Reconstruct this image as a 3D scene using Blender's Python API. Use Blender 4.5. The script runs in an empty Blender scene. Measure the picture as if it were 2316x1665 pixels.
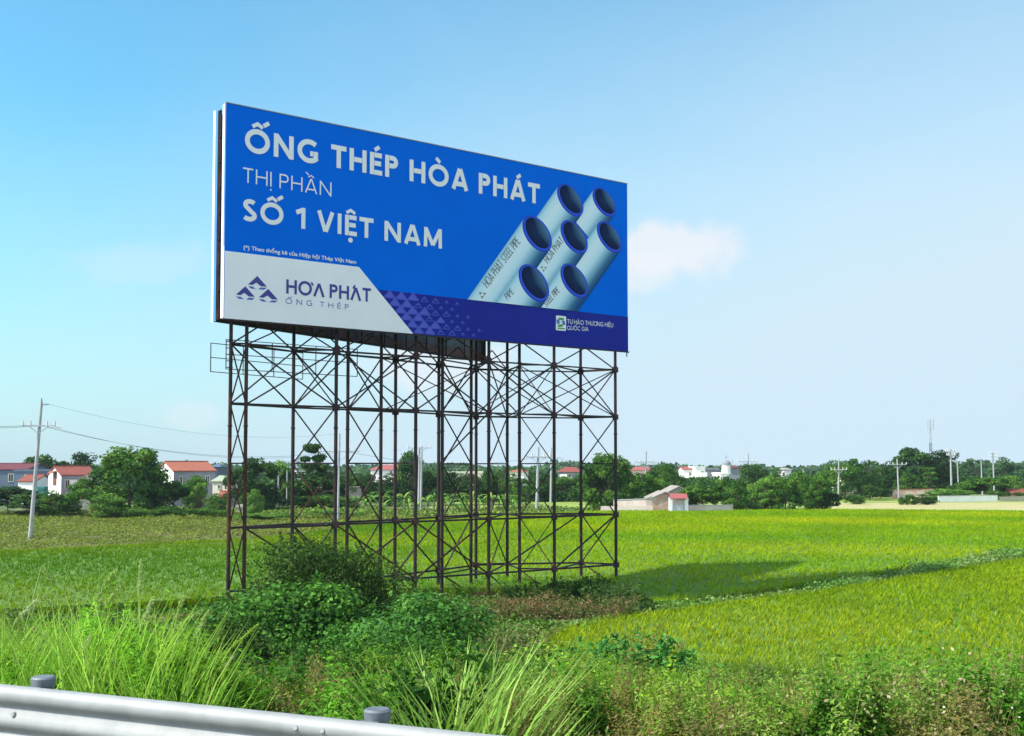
import bpy, bmesh, math, random, unicodedata
import numpy as np
from mathutils import Vector, Matrix
random.seed(7); rng = np.random.default_rng(7)
R = math.radians
SC = bpy.context.scene
COL = SC.collection
# ------------------------------------------------------------------ camera, sky, sun, exposure
EYE = np.array([0.0, 0.0, 7.2]); F = 2758.0; CX = 1158.0; CY = 907.5; PITCH = math.atan(144.5/2758)
cam = bpy.data.objects.new('camera', bpy.data.cameras.new('camera')); COL.objects.link(cam)
cam.location = EYE; cam.rotation_euler = (R(90)+PITCH, 0, 0)
cam.data.sensor_width = 36; cam.data.lens = F/2316*36; cam.data.shift_y = (CY-832.5)/2316
cam.data.clip_start = 0.1; cam.data.clip_end = 6000
SC.camera = cam
SHX, SHY = 0.98, 0.27                      # shadow displacement per metre of height
SUN = Vector((-SHX, -SHY, 1)).normalized()
ELEV = math.asin(SUN.z); AZ = math.atan2(SUN.x, SUN.y)
sl = bpy.data.lights.new('sun', 'SUN'); sl.energy = 5.0; sl.angle = R(0.5); sl.color = (1.0, 0.95, 0.86)
so = bpy.data.objects.new('sun', sl); COL.objects.link(so); so.rotation_euler = SUN.to_track_quat('Z', 'Y').to_euler()
so.location = (0, 0, 60)
SC.view_settings.view_transform = 'Standard'; SC.view_settings.look = 'None'; SC.view_settings.gamma = 1
SC.view_settings.exposure = 0.6
SC.render.engine = 'CYCLES'
def raydir(x, y):
    u = (x-CX)/F; v = (CY-y)/F
    f = np.array([0, math.cos(PITCH), math.sin(PITCH)]); up = np.array([0, -math.sin(PITCH), math.cos(PITCH)])
    return f + u*np.array([1.0, 0, 0]) + v*up
W = bpy.data.worlds.new('World'); SC.world = W; W.use_nodes = True
nt = W.node_tree; N = nt.nodes; L = nt.links; N.clear()
def nd(nt, t, **k):
    n = nt.nodes.new(t)
    for a, b in k.items(): setattr(n, a, b)
    return n
def lk(nt, a, b): nt.links.new(a, b)
def val(nt, x, s):
    if hasattr(x, 'is_output') or isinstance(x, bpy.types.NodeSocket): nt.links.new(x, s)
    else: s.default_value = x
def mth(nt, op, a, b=0.0, clamp=False):
    n = nd(nt, 'ShaderNodeMath', operation=op); n.use_clamp = clamp
    val(nt, a, n.inputs[0]); val(nt, b, n.inputs[1]); return n.outputs[0]
def mixc(nt, f, a, b, mode='MIX'):
    n = nd(nt, 'ShaderNodeMix', data_type='RGBA', blend_type=mode)
    val(nt, f, n.inputs[0])
    for i, x in ((6, a), (7, b)):
        if isinstance(x, bpy.types.NodeSocket): nt.links.new(x, n.inputs[i])
        else: n.inputs[i].default_value = (*x[:3], 1)
    return n.outputs[2]
def noise(nt, vec, scale, detail=4, rough=0.5):
    n = nd(nt, 'ShaderNodeTexNoise'); n.inputs['Scale'].default_value = scale
    n.inputs['Detail'].default_value = detail; n.inputs['Roughness'].default_value = rough
    if vec is not None: lk(nt, vec, n.inputs['Vector'])
    return n.outputs['Fac']
def ramp(nt, f, p0, p1):
    n = nd(nt, 'ShaderNodeMapRange', interpolation_type='SMOOTHSTEP'); n.inputs['From Min'].default_value = p0; n.inputs['From Max'].default_value = p1
    val(nt, f, n.inputs['Value']); return n.outputs['Result']
sky = nd(nt, 'ShaderNodeTexSky', sky_type='NISHITA'); sky.sun_disc = False
sky.sun_elevation = ELEV; sky.sun_rotation = AZ; sky.altitude = 0; sky.air_density = 1.0; sky.dust_density = 1.2; sky.ozone_density = 2.0
tc = nd(nt, 'ShaderNodeTexCoord'); dirv = tc.outputs['Generated']
sep = nd(nt, 'ShaderNodeSeparateXYZ'); lk(nt, dirv, sep.inputs[0])
SKYK = 0.12
skc = nd(nt, 'ShaderNodeVectorMath', operation='SCALE'); lk(nt, sky.outputs[0], skc.inputs[0]); skc.inputs['Scale'].default_value = SKYK
# thin milky veil low down, thicker towards the right of the view, wisps and two small clouds
mp = nd(nt, 'ShaderNodeMapping'); mp.inputs['Scale'].default_value = (1, 1, 2.6); lk(nt, dirv, mp.inputs[0])
wisp = ramp(nt, noise(nt, mp.outputs[0], 2.2, 6, 0.55), 0.36, 0.78)
low = ramp(nt, mth(nt, 'ADD', sep.outputs[2], mth(nt, 'MULTIPLY', sep.outputs[0], -0.28)), 0.40, -0.04)
veil = mth(nt, 'ADD', mth(nt, 'MULTIPLY', low, 0.93), mth(nt, 'MULTIPLY', mth(nt, 'ADD', wisp, ramp(nt, sep.outputs[0], -0.38, 0.12)), 0.14), True)
c1 = mixc(nt, veil, mixc(nt, 1.0, skc.outputs[0], (0.61, 1.22, 1.25), 'MULTIPLY'), (0.435, 0.552, 0.632))
# unseen sky behind the viewer, brightened to light the shaded panel face
back = mth(nt, 'MULTIPLY', ramp(nt, sep.outputs[1], 0.05, -0.75), mth(nt, 'MULTIPLY', ramp(nt, sep.outputs[2], -0.05, 0.10), ramp(nt, sep.outputs[2], 0.72, 0.42)))
c1 = mixc(nt, back, c1, (1.15, 1.30, 1.55))
def cloud(nt, col, x, y, rx, ry, amt, seed):
    d = raydir(x, y); d = Vector(d).normalized(); ex = Vector((1, 0, 0)); ez = d.cross(ex).normalized()
    if ez.z < 0: ez = -ez
    def dot(v):
        n = nd(nt, 'ShaderNodeVectorMath', operation='DOT_PRODUCT'); lk(nt, dirv, n.inputs[0]); n.inputs[1].default_value = v; return n.outputs['Value']
    a = mth(nt, 'DIVIDE', mth(nt, 'SUBTRACT', dot(ex), d.x), rx/F); b = mth(nt, 'DIVIDE', mth(nt, 'SUBTRACT', dot(ez), ez.dot(d)), ry/F)
    r = mth(nt, 'SQRT', mth(nt, 'ADD', mth(nt, 'MULTIPLY', a, a), mth(nt, 'MULTIPLY', b, b)))
    mp = nd(nt, 'ShaderNodeMapping'); mp.inputs['Location'].default_value = (seed, seed*2, 0); lk(nt, dirv, mp.inputs[0])
    n1 = noise(nt, mp.outputs[0], 26, 6, 0.6)
    m = ramp(nt, mth(nt, 'ADD', r, mth(nt, 'MULTIPLY', mth(nt, 'SUBTRACT', n1, 0.5), 1.5)), 1.05, 0.45)
    fwd = nd(nt, 'ShaderNodeVectorMath', operation='DOT_PRODUCT'); lk(nt, dirv, fwd.inputs[0]); fwd.inputs[1].default_value = d
    m = mth(nt, 'MULTIPLY', mth(nt, 'MULTIPLY', m, amt), mth(nt, 'GREATER_THAN', fwd.outputs['Value'], 0.3))
    return mixc(nt, m, col, (0.605, 0.61, 0.635))
c1 = cloud(nt, c1, 1535, 560, 160, 80, 0.72, 1.3)
c1 = cloud(nt, c1, 1450, 620, 130, 55, 0.5, 3.1)
c1 = cloud(nt, c1, 990, 830, 190, 70, 0.55, 5.2)
c1 = cloud(nt, c1, 300, 590, 160, 60, 0.18, 7.7)
c1 = cloud(nt, c1, 430, 940, 90, 40, 0.3, 8.7)
bg = nd(nt, 'ShaderNodeBackground'); lk(nt, c1, bg.inputs[0]); bg.inputs[1].default_value = 1.0
wo = nd(nt, 'ShaderNodeOutputWorld'); lk(nt, bg.outputs[0], wo.inputs[0])
# ------------------------------------------------------------------ helpers
K = 1.0216                                  # photo was measured on a slightly reduced copy
def at(xd, yd, D):                          # point at depth D on the line of sight
    d = raydir(xd*K, yd*K); return EYE + d*(D/d[1])
def ax(xd, D): return float(at(xd, 1030, D)[0])
def az(yd, D): return float(at(1133, yd, D)[2])
def tag(o, label=None, cat=None, group=None, kind=None):
    if label: o['label'] = label
    if cat: o['category'] = cat
    if group: o['group'] = group
    if kind: o['kind'] = kind
    return o
def empty(name, loc, rz=0, **k):
    o = bpy.data.objects.new(name, None); COL.objects.link(o); o.location = loc; o.rotation_euler = (0, 0, rz); o.empty_display_size = 0.3
    return tag(o, **k)
def link(name, me, mat=None, parent=None, loc=None, rot=None, scale=None):
    o = bpy.data.objects.new(name, me); COL.objects.link(o)
    if mat is not None and not me.materials: me.materials.append(mat)
    if parent is not None: o.parent = parent
    if loc is not None: o.location = loc
    if rot is not None: o.rotation_euler = rot
    if scale is not None: o.scale = scale
    return o
def npmesh(name, V, Fc, colors=None, smooth=False):
    """V (n,3), Fc (m,k) all faces of k corners"""
    V = np.ascontiguousarray(V, dtype=np.float32); Fc = np.ascontiguousarray(Fc, dtype=np.int32)
    me = bpy.data.meshes.new(name); n, k = Fc.shape
    me.vertices.add(len(V)); me.vertices.foreach_set('co', V.ravel())
    me.loops.add(n*k); me.loops.foreach_set('vertex_index', Fc.ravel())
    me.polygons.add(n); me.polygons.foreach_set('loop_start', np.arange(0, n*k, k, dtype=np.int32))
    me.polygons.foreach_set('loop_total', np.full(n, k, dtype=np.int32))
    if smooth: me.polygons.foreach_set('use_smooth', np.ones(n, dtype=bool))
    if colors is not None:
        a = me.color_attributes.new('Col', 'FLOAT_COLOR', 'POINT')
        c = np.ones((len(V), 4), dtype=np.float32); c[:, :3] = colors; a.data.foreach_set('color', c.ravel())
    me.update(calc_edges=True); return me
class MB:
    """collects shapes, builds ONE mesh object"""
    def __init__(s): s.v = []; s.f = []; s.c = []
    def poly(s, pts, col=None):
        i = len(s.v); s.v += [tuple(map(float, p)) for p in pts]; s.f.append(tuple(range(i, i+len(pts)))); s.c += [col or (1, 1, 1)]*len(pts)
    def add(s, vs, fs):
        i = len(s.v); s.v += [tuple(map(float, p)) for p in vs]; s.f += [tuple(i+a for a in f) for f in fs]; s.c += [(1, 1, 1)]*len(vs)
    def box(s, x0, y0, z0, x1, y1, z1):
        s.add([(x0, y0, z0), (x1, y0, z0), (x1, y1, z0), (x0, y1, z0), (x0, y0, z1), (x1, y0, z1), (x1, y1, z1), (x0, y1, z1)],
              [(0, 3, 2, 1), (4, 5, 6, 7), (0, 1, 5, 4), (1, 2, 6, 5), (2, 3, 7, 6), (3, 0, 4, 7)])
    def tube(s, a, b, r, r2=None, n=8, cap=True):
        a = Vector(a); b = Vector(b); r2 = r if r2 is None else r2; d = (b-a).normalized()
        u = d.orthogonal().normalized() if abs(d.z) < 0.99 else Vector((1, 0, 0)); u = (u - d*u.dot(d)).normalized(); w = d.cross(u)
        vs = [a+(u*math.cos(2*math.pi*k/n)+w*math.sin(2*math.pi*k/n))*r for k in range(n)]
        vs += [b+(u*math.cos(2*math.pi*k/n)+w*math.sin(2*math.pi*k/n))*r2 for k in range(n)]
        fs = [(k, (k+1) % n, n+(k+1) % n, n+k) for k in range(n)]
        if cap: fs += [tuple(range(n-1, -1, -1)), tuple(range(n, 2*n))]
        s.add(vs, fs)
    def bar(s, a, b, w, h):
        a = Vector(a); b = Vector(b); d = (b-a).normalized(); u = d.cross(Vector((0, 0, 1)))
        u = u.normalized() if u.length > 1e-3 else Vector((1, 0, 0)); v = u.cross(d).normalized(); u *= w/2; v *= h/2
        s.add([a-u-v, a+u-v, a+u+v, a-u+v, b-u-v, b+u-v, b+u+v, b-u+v],
              [(0, 3, 2, 1), (4, 5, 6, 7), (0, 1, 5, 4), (1, 2, 6, 5), (2, 3, 7, 6), (3, 0, 4, 7)])
    def prism(s, pts, z0, z1):
        n = len(pts); s.add([(p[0], p[1], z0) for p in pts]+[(p[0], p[1], z1) for p in pts],
              [tuple(range(n-1, -1, -1)), tuple(range(n, 2*n))]+[(k, (k+1) % n, n+(k+1) % n, n+k) for k in range(n)])
    def build(s, name, mat, parent=None, smooth=False, color=False, bevel=0):
        me = bpy.data.meshes.new(name); me.from_pydata(s.v, [], s.f)
        if color:
            a = me.color_attributes.new('Col', 'FLOAT_COLOR', 'POINT'); c = np.ones((len(s.v), 4), dtype=np.float32); c[:, :3] = s.c; a.data.foreach_set('color', c.ravel())
        if smooth: me.polygons.foreach_set('use_smooth', np.ones(len(s.f), dtype=bool))
        me.update(); o = link(name, me, mat, parent)
        if bevel:
            m = o.modifiers.new('b', 'BEVEL'); m.width = bevel; m.segments = 2; m.limit_method = 'ANGLE'
        return o
# ------------------------------------------------------------------ materials
def mat(name, col=(0.5, 0.5, 0.5), rough=0.7, metal=0.0, n1=0.0, scale=5.0, col2=None, bump=0.0, bscale=40, spec=0.5):
    m = bpy.data.materials.new(name); m.use_nodes = True; t = m.node_tree; b = t.nodes['Principled BSDF']
    b.inputs['Roughness'].default_value = rough; b.inputs['Metallic'].default_value = metal; b.inputs['Specular IOR Level'].default_value = spec
    b.inputs['Base Color'].default_value = (*col, 1)
    co = nd(t, 'ShaderNodeTexCoord').outputs['Object']
    if n1 or col2:
        f = noise(t, co, scale, 6, 0.6)
        f = ramp(t, f, 0.35, 0.7)
        c2 = col2 or tuple(c*(1-n1) for c in col)
        lk(t, mixc(t, f, col, c2), b.inputs['Base Color'])
    if bump:
        bp = nd(t, 'ShaderNodeBump'); bp.inputs['Strength'].default_value = bump; bp.inputs['Distance'].default_value = 0.02
        lk(t, noise(t, co, bscale, 5), bp.inputs['Height']); lk(t, bp.outputs[0], b.inputs['Normal'])
    return m
def leafmat(name, rough=0.75, trans=0.28):
    m = bpy.data.materials.new(name); m.use_nodes = True; t = m.node_tree; b = t.nodes['Principled BSDF']; out = t.nodes['Material Output']
    a = nd(t, 'ShaderNodeAttribute', attribute_name='Col'); lk(t, a.outputs['Color'], b.inputs['Base Color'])
    b.inputs['Roughness'].default_value = rough; b.inputs['Specular IOR Level'].default_value = 0.12
    tr = nd(t, 'ShaderNodeBsdfTranslucent'); lk(t, mixc(t, 1.0, a.outputs['Color'], (1.15, 1.2, 0.5), 'MULTIPLY'), tr.inputs[0])
    mx = nd(t, 'ShaderNodeMixShader'); mx.inputs[0].default_value = trans
    lk(t, b.outputs[0], mx.inputs[1]); lk(t, tr.outputs[0], mx.inputs[2]); lk(t, mx.outputs[0], out.inputs[0]); return m
def attrmat(name, rough=0.5):
    m = bpy.data.materials.new(name); m.use_nodes = True; t = m.node_tree; b = t.nodes['Principled BSDF']
    a = nd(t, 'ShaderNodeAttribute', attribute_name='Col'); lk(t, a.outputs['Color'], b.inputs['Base Color']); b.inputs['Roughness'].default_value = rough
    return m
M = {}
M['leaf'] = leafmat('leaf'); M['rice'] = leafmat('rice', 1.0, 0.35); M['rice'].node_tree.nodes['Principled BSDF'].inputs['Specular IOR Level'].default_value = 0.04; M['print'] = attrmat('printed_vinyl', 0.8); M['print'].node_tree.nodes['Principled BSDF'].inputs['Specular IOR Level'].default_value = 0.08
M['steel'] = mat('painted_steel', (0.016, 0.012, 0.016), 0.6, 0, scale=1.6, col2=(0.035, 0.014, 0.012), spec=0.25)
M['rusty'] = mat('rusty_steel', (0.022, 0.013, 0.014), 0.8, 0, scale=1.1, col2=(0.085, 0.032, 0.017), spec=0.25)
M['galv'] = mat('galvanised', (0.285, 0.285, 0.28), 0.6, 0.12, scale=7, col2=(0.235, 0.235, 0.235), bump=0.05, bscale=60)
M['galvdark'] = mat('galvanised_post', (0.17, 0.185, 0.205), 0.6, 0.3, scale=12, col2=(0.11, 0.12, 0.14))
M['vblue'] = mat('vinyl_blue', (0.000, 0.128, 0.66), 0.9, scale=0.3, col2=(0.000, 0.118, 0.62), spec=0.0)
M['vwhite'] = mat('vinyl_white', (0.72, 0.73, 0.74), 0.5, n1=0.06, scale=0.5)
M['vindigo'] = mat('vinyl_indigo', (0.010, 0.020, 0.25), 0.6, n1=0.08, scale=0.4, spec=0.08)
M['letter'] = mat('vinyl_lettering', (0.68, 0.70, 0.69), 0.5)
M['logo'] = mat('vinyl_logo_navy', (0.025, 0.022, 0.22), 0.5)
M['logo2'] = mat('vinyl_logo_mid', (0.03, 0.10, 0.38), 0.5)
M['pattern'] = mat('vinyl_pattern', (0.045, 0.07, 0.48), 0.5)
M['edge'] = mat('vinyl_edge', (0.80, 0.82, 0.85), 0.5, n1=0.06, scale=2)
M['edgeblue'] = mat('vinyl_edge_blue', (0.03, 0.25, 0.75), 0.5, n1=0.1, scale=2)
M['sheet'] = mat('sheet_back', (0.10, 0.11, 0.125), 0.6, scale=1.0, col2=(0.07, 0.075, 0.09))
M['sheetred'] = mat('sheet_back_red', (0.20, 0.035, 0.03), 0.6, scale=1.8, col2=(0.07, 0.03, 0.035))
M['conc'] = mat('concrete', (0.36, 0.37, 0.37), 0.85, n1=0.2, scale=3, bump=0.2)
M['metalgrey'] = mat('metal_grey', (0.42, 0.45, 0.48), 0.5, 0.2)
M['darkmetal'] = mat('metal_dark', (0.12, 0.14, 0.17), 0.5, 0.2)
M['ceramic'] = mat('insulator', (0.55, 0.52, 0.50), 0.3)
M['wire'] = mat('wire', (0.16, 0.19, 0.24), 0.5)
M['bark'] = mat('bark', (0.10, 0.075, 0.05), 0.9, n1=0.4, scale=6, bump=0.5)
M['wallw'] = mat('plaster_white', (0.80, 0.78, 0.76), 0.85, n1=0.10, scale=0.8)
M['wallg'] = mat('render_grey', (0.24, 0.25, 0.28), 0.9, n1=0.22, scale=0.7)
M['wallc'] = mat('plaster_cream', (0.62, 0.58, 0.46), 0.9, n1=0.15, scale=0.8)
M['wallt'] = mat('wall_tan', (0.42, 0.37, 0.28), 0.9, n1=0.2, scale=1)
M['wallp'] = mat('wall_pinkish', (0.62, 0.45, 0.40), 0.9, n1=0.2, scale=1)
M['glass'] = mat('window_dark', (0.03, 0.035, 0.045), 0.15)
M['wood'] = mat('shutter', (0.16, 0.035, 0.025), 0.6)
M['teal'] = mat('teal_sheet', (0.03, 0.20, 0.17), 0.6)
M['slate'] = mat('slate_blue', (0.09, 0.13, 0.19), 0.7, n1=0.2)
def tilemat(name, c1, c2, horizontal=0.3):
    m = mat(name, c1, 0.75, 0, scale=1.2, col2=c2); t = m.node_tree; b = t.nodes['Principled BSDF']
    w = nd(t, 'ShaderNodeTexWave', bands_direction='X'); w.inputs['Scale'].default_value = 1.3; w.inputs['Distortion'].default_value = 0
    co = nd(t, 'ShaderNodeTexCoord'); lk(t, co.outputs['Object'], w.inputs['Vector'])
    bp = nd(t, 'ShaderNodeBump'); bp.inputs['Strength'].default_value = 0.5; bp.inputs['Distance'].default_value = 0.06; lk(t, w.outputs['Fac'], bp.inputs['Height']); lk(t, bp.outputs[0], b.inputs['Normal'])
    return m
M['tile'] = tilemat('roof_tile_red', (0.25, 0.055, 0.034), (0.18, 0.045, 0.03))
M['tileo'] = tilemat('roof_tile_orange', (0.36, 0.10, 0.055), (0.27, 0.08, 0.045))
M['tiled'] = tilemat('roof_sheet_maroon', (0.16, 0.025, 0.03), (0.10, 0.02, 0.03))
M['tilep'] = tilemat('roof_sheet_pink', (0.34, 0.085, 0.08), (0.28, 0.075, 0.07))
M['tileg'] = tilemat('roof_sheet_green', (0.36, 0.40, 0.28), (0.28, 0.33, 0.22))
M['tilegr'] = tilemat('roof_fibre_cement', (0.34, 0.29, 0.25), (0.24, 0.21, 0.18))
def brickmat(name, c1, c2, mortar, sc=1.0):
    m = mat(name, c1, 0.9); t = m.node_tree; b = t.nodes['Principled BSDF']
    co = nd(t, 'ShaderNodeTexCoord'); sp = nd(t, 'ShaderNodeSeparateXYZ'); lk(t, co.outputs['Object'], sp.inputs[0])
    cb = nd(t, 'ShaderNodeCombineXYZ'); lk(t, mth(t, 'ADD', sp.outputs[0], sp.outputs[1]), cb.inputs[0]); lk(t, sp.outputs[2], cb.inputs[1])
    br = nd(t, 'ShaderNodeTexBrick'); lk(t, cb.outputs[0], br.inputs['Vector']); br.inputs['Scale'].default_value = sc
    br.inputs['Brick Width'].default_value = 0.24; br.inputs['Row Height'].default_value = 0.08; br.inputs['Mortar Size'].default_value = 0.012
    br.inputs['Color1'].default_value = (*c1, 1); br.inputs['Color2'].default_value = (*c2, 1); br.inputs['Mortar'].default_value = (*mortar, 1)
    f = ramp(t, noise(t, co.outputs['Object'], 0.55, 5, 0.6), 0.45, 0.62)
    lk(t, mixc(t, f, br.outputs[0], (0.50, 0.44, 0.37)), b.inputs['Base Color']); return m
M['brick'] = brickmat('old_brick', (0.46, 0.20, 0.12), (0.38, 0.19, 0.12), (0.50, 0.42, 0.35))
M['brickw'] = brickmat('pale_brick', (0.50, 0.36, 0.29), (0.40, 0.30, 0.25), (0.52, 0.45, 0.40))
# ------------------------------------------------------------------ terrain
RU = np.array([0.9083, -0.4183]); RN = np.array([0.4183, 0.9083]); RP = np.array([-2.45, 6.2])
def rs(x, y): return (x-RP[0])*RN[0]+(y-RP[1])*RN[1]
def rt(x, y): return (x-RP[0])*RU[0]+(y-RP[1])*RU[1]
def rxy(s, t): return (RP[0]+RN[0]*s+RU[0]*t, RP[1]+RN[1]*s+RU[1]*t)
def terr(x, y):
    s = rs(np.asarray(x, float), np.asarray(y, float))
    z = np.interp(s, [-14, -9.5, -0.7, 0.9, 6, 14, 24, 30], [3.2, 5.2, 5.2, 5.0, 3.9, 2.2, 0.5, 0.0])
    return z
def fnoise(x, y, sc, seed=0):
    x = np.asarray(x, float)*sc; y = np.asarray(y, float)*sc
    r = np.random.default_rng(1000+seed); out = 0
    for k in range(7):
        a = r.uniform(0, 6.28); f = r.uniform(0.6, 2.4); out = out+np.sin(x*f*math.cos(a)+y*f*math.sin(a)+r.uniform(0, 6.28))/7*1.8
    return out
def groundmat():
    m = mat('ground_soil', rough=0.95); t = m.node_tree; b = t.nodes['Principled BSDF']
    co = nd(t, 'ShaderNodeTexCoord').outputs['Object']
    f = ramp(t, noise(t, co, 0.05, 6, 0.6), 0.4, 0.6); g = ramp(t, noise(t, co, 0.9, 5, 0.6), 0.35, 0.65)
    c = mixc(t, f, (0.075, 0.12, 0.022), (0.15, 0.16, 0.035)); c = mixc(t, mth(t, 'MULTIPLY', g, 0.5), c, (0.05, 0.06, 0.018))
    lk(t, c, b.inputs['Base Color'])
    bp = nd(t, 'ShaderNodeBump'); bp.inputs['Strength'].default_value = 0.6; bp.inputs['Distance'].default_value = 0.3
    lk(t, noise(t, co, 1.5, 6), bp.inputs['Height']); lk(t, bp.outputs[0], b.inputs['Normal']); return m
M['ground'] = groundmat()
sv = np.array([-40, -14, -9.5, -0.7, 0.9, 3, 6, 10, 14, 19, 24, 30, 60, 120, 250, 600, 1500, 4000.0]); tv = np.concatenate([[-4000, -1200, -400], np.arange(-160, 161, 20), [400, 1200, 4000]])
V = []; 
for s_ in sv:
    for t_ in tv:
        x, y = rxy(s_, t_); V.append((x, y, float(terr(x, y))))
nt_ = len(tv); Fc = [(i*nt_+j, i*nt_+j+1, (i+1)*nt_+j+1, (i+1)*nt_+j) for i in range(len(sv)-1) for j in range(nt_-1)]
tag(link('ground', npmesh('ground', V, Fc), M['ground']), kind='structure')
def rsheet(name, s0, s1, z, m):
    mb = MB(); a = [rxy(s0, -300), rxy(s0, 300), rxy(s1, 300), rxy(s1, -300)]
    mb.poly([(p[0], p[1], z) for p in a]); return tag(mb.build(name, m), kind='structure')
M['asphalt'] = mat('asphalt', (0.055, 0.055, 0.058), 0.9, n1=0.2, scale=4, bump=0.4, bscale=200)
rsheet('road', -9.3, -0.9, 5.206, M['asphalt'])
rsheet('edge_line', -1.45, -1.3, 5.212, mat('road_paint', (0.75, 0.75, 0.73), 0.7, n1=0.15))
def sheet(name, pts, z, m):
    mb = MB(); mb.poly([(p[0], p[1], z) for p in pts]); return tag(mb.build(name, m), kind='structure')
M['stubble'] = mat('stubble', (0.42, 0.34, 0.16), 0.95, scale=0.25, col2=(0.30, 0.30, 0.09), bump=0.5, bscale=2)
M['yfield'] = mat('ripening_field', (0.24, 0.30, 0.035), 0.95, scale=0.08, col2=(0.14, 0.21, 0.03), bump=0.5, bscale=2)
sheet('ripening_field', [(-14, 205), (130, 205), (260, 420), (-20, 420)], 0.006, M['yfield'])
sheet('stubble_field', [(46, 188), (140, 176), (160, 240), (60, 232)], 0.012, M['stubble'])
M['scrubg'] = mat('scrub_soil', (0.16, 0.13, 0.045), 0.95, scale=0.12, col2=(0.09, 0.13, 0.025), bump=0.6, bscale=2)
sheet('scrub_ground', [(-90, 98), (-26, 110), (-20, 128), (-12, 160), (-20, 185), (-130, 185)], 0.008, M['scrubg'])
# ------------------------------------------------------------------ foliage generators
def inpoly(px, py, poly):
    px = np.asarray(px); py = np.asarray(py); c = np.zeros(len(px), bool); n = len(poly); j = n-1
    for i in range(n):
        xi, yi = poly[i]; xj, yj = poly[j]
        c ^= ((yi > py) != (yj > py)) & (px < (xj-xi)*(py-yi)/((yj-yi) if yj != yi else 1e-9)+xi); j = i
    return c
def pick(pal, n, jit=0.18):
    pal = np.array(pal); w = pal[rng.integers(0, len(pal), n)]; return np.clip(w*(1+rng.normal(0, jit, (n, 1))), 0.004, 0.9)
def blades(P, h, w, lean, az_, col, seg=2, droop=0.3, tipcol=None):
    """P (n,3) roots; curved tapering blades"""
    n = len(P); d = np.stack([np.cos(az_), np.sin(az_)], 1); fa = rng.uniform(0, math.pi*2, n); sd = np.stack([np.cos(fa), np.sin(fa)], 1)
    rows = []; cols = []
    for k in range(seg+1):
        u = k/seg; off = (lean*u+droop*u*u)*h; z = h*(u-0.35*droop*u*u*u)
        c = P.copy(); c[:, 0] += d[:, 0]*off; c[:, 1] += d[:, 1]*off; c[:, 2] += z
        ww = w*(1-u**1.5)*0.5+0.0004
        a = c.copy(); a[:, :2] -= sd*ww[:, None]; b = c.copy(); b[:, :2] += sd*ww[:, None]
        rows += [a, b]; cc = col if tipcol is None else col*(1-u)+tipcol*u; cols += [cc, cc]
    V = np.stack(rows, 1).reshape(-1, 3); C = np.stack(cols, 1).reshape(-1, 3); m = 2*(seg+1); base = (np.arange(n)*m)[:, None]
    Fc = np.concatenate([base+np.array([[2*k, 2*k+1, 2*k+3, 2*k+2]]) for k in range(seg)], 0)
    return V, Fc, C
def leaves(P, nrm, size, col, asp=0.5, fold=0.25):
    """leaf = two triangles-ish folded quad pair: 4 verts, pointed"""
    n = len(P); nrm = nrm/np.maximum(np.linalg.norm(nrm, axis=1, keepdims=True), 1e-6)
    a = rng.normal(0, 1, (n, 3)); t = np.cross(nrm, a); t /= np.maximum(np.linalg.norm(t, axis=1, keepdims=True), 1e-6); b = np.cross(nrm, t)
    s = size[:, None]; V = np.stack([P-t*s*0.5, P+b*s*asp*0.5-nrm*s*fold*0.3, P+t*s*0.55-nrm*s*fold*0.5, P-b*s*asp*0.5-nrm*s*fold*0.3], 1).reshape(-1, 3)
    Fc = (np.arange(n)*4)[:, None]+np.array([[0, 1, 2, 3]]); return V, Fc, np.repeat(col, 4, 0)
def merge(parts):
    V = []; Fc = []; C = []; o = 0
    for v, f, c in parts:
        V.append(v); Fc.append(f+o); C.append(c); o += len(v)
    return np.concatenate(V), np.concatenate(Fc), np.concatenate(C)
def stuff(name, parts, m, label=None, cat=None, parent=None):
    V, Fc, C = merge(parts); o = link(name, npmesh(name, V, Fc, C), m, parent)
    if parent is None: tag(o, label, cat, kind='stuff')
    return o
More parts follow.
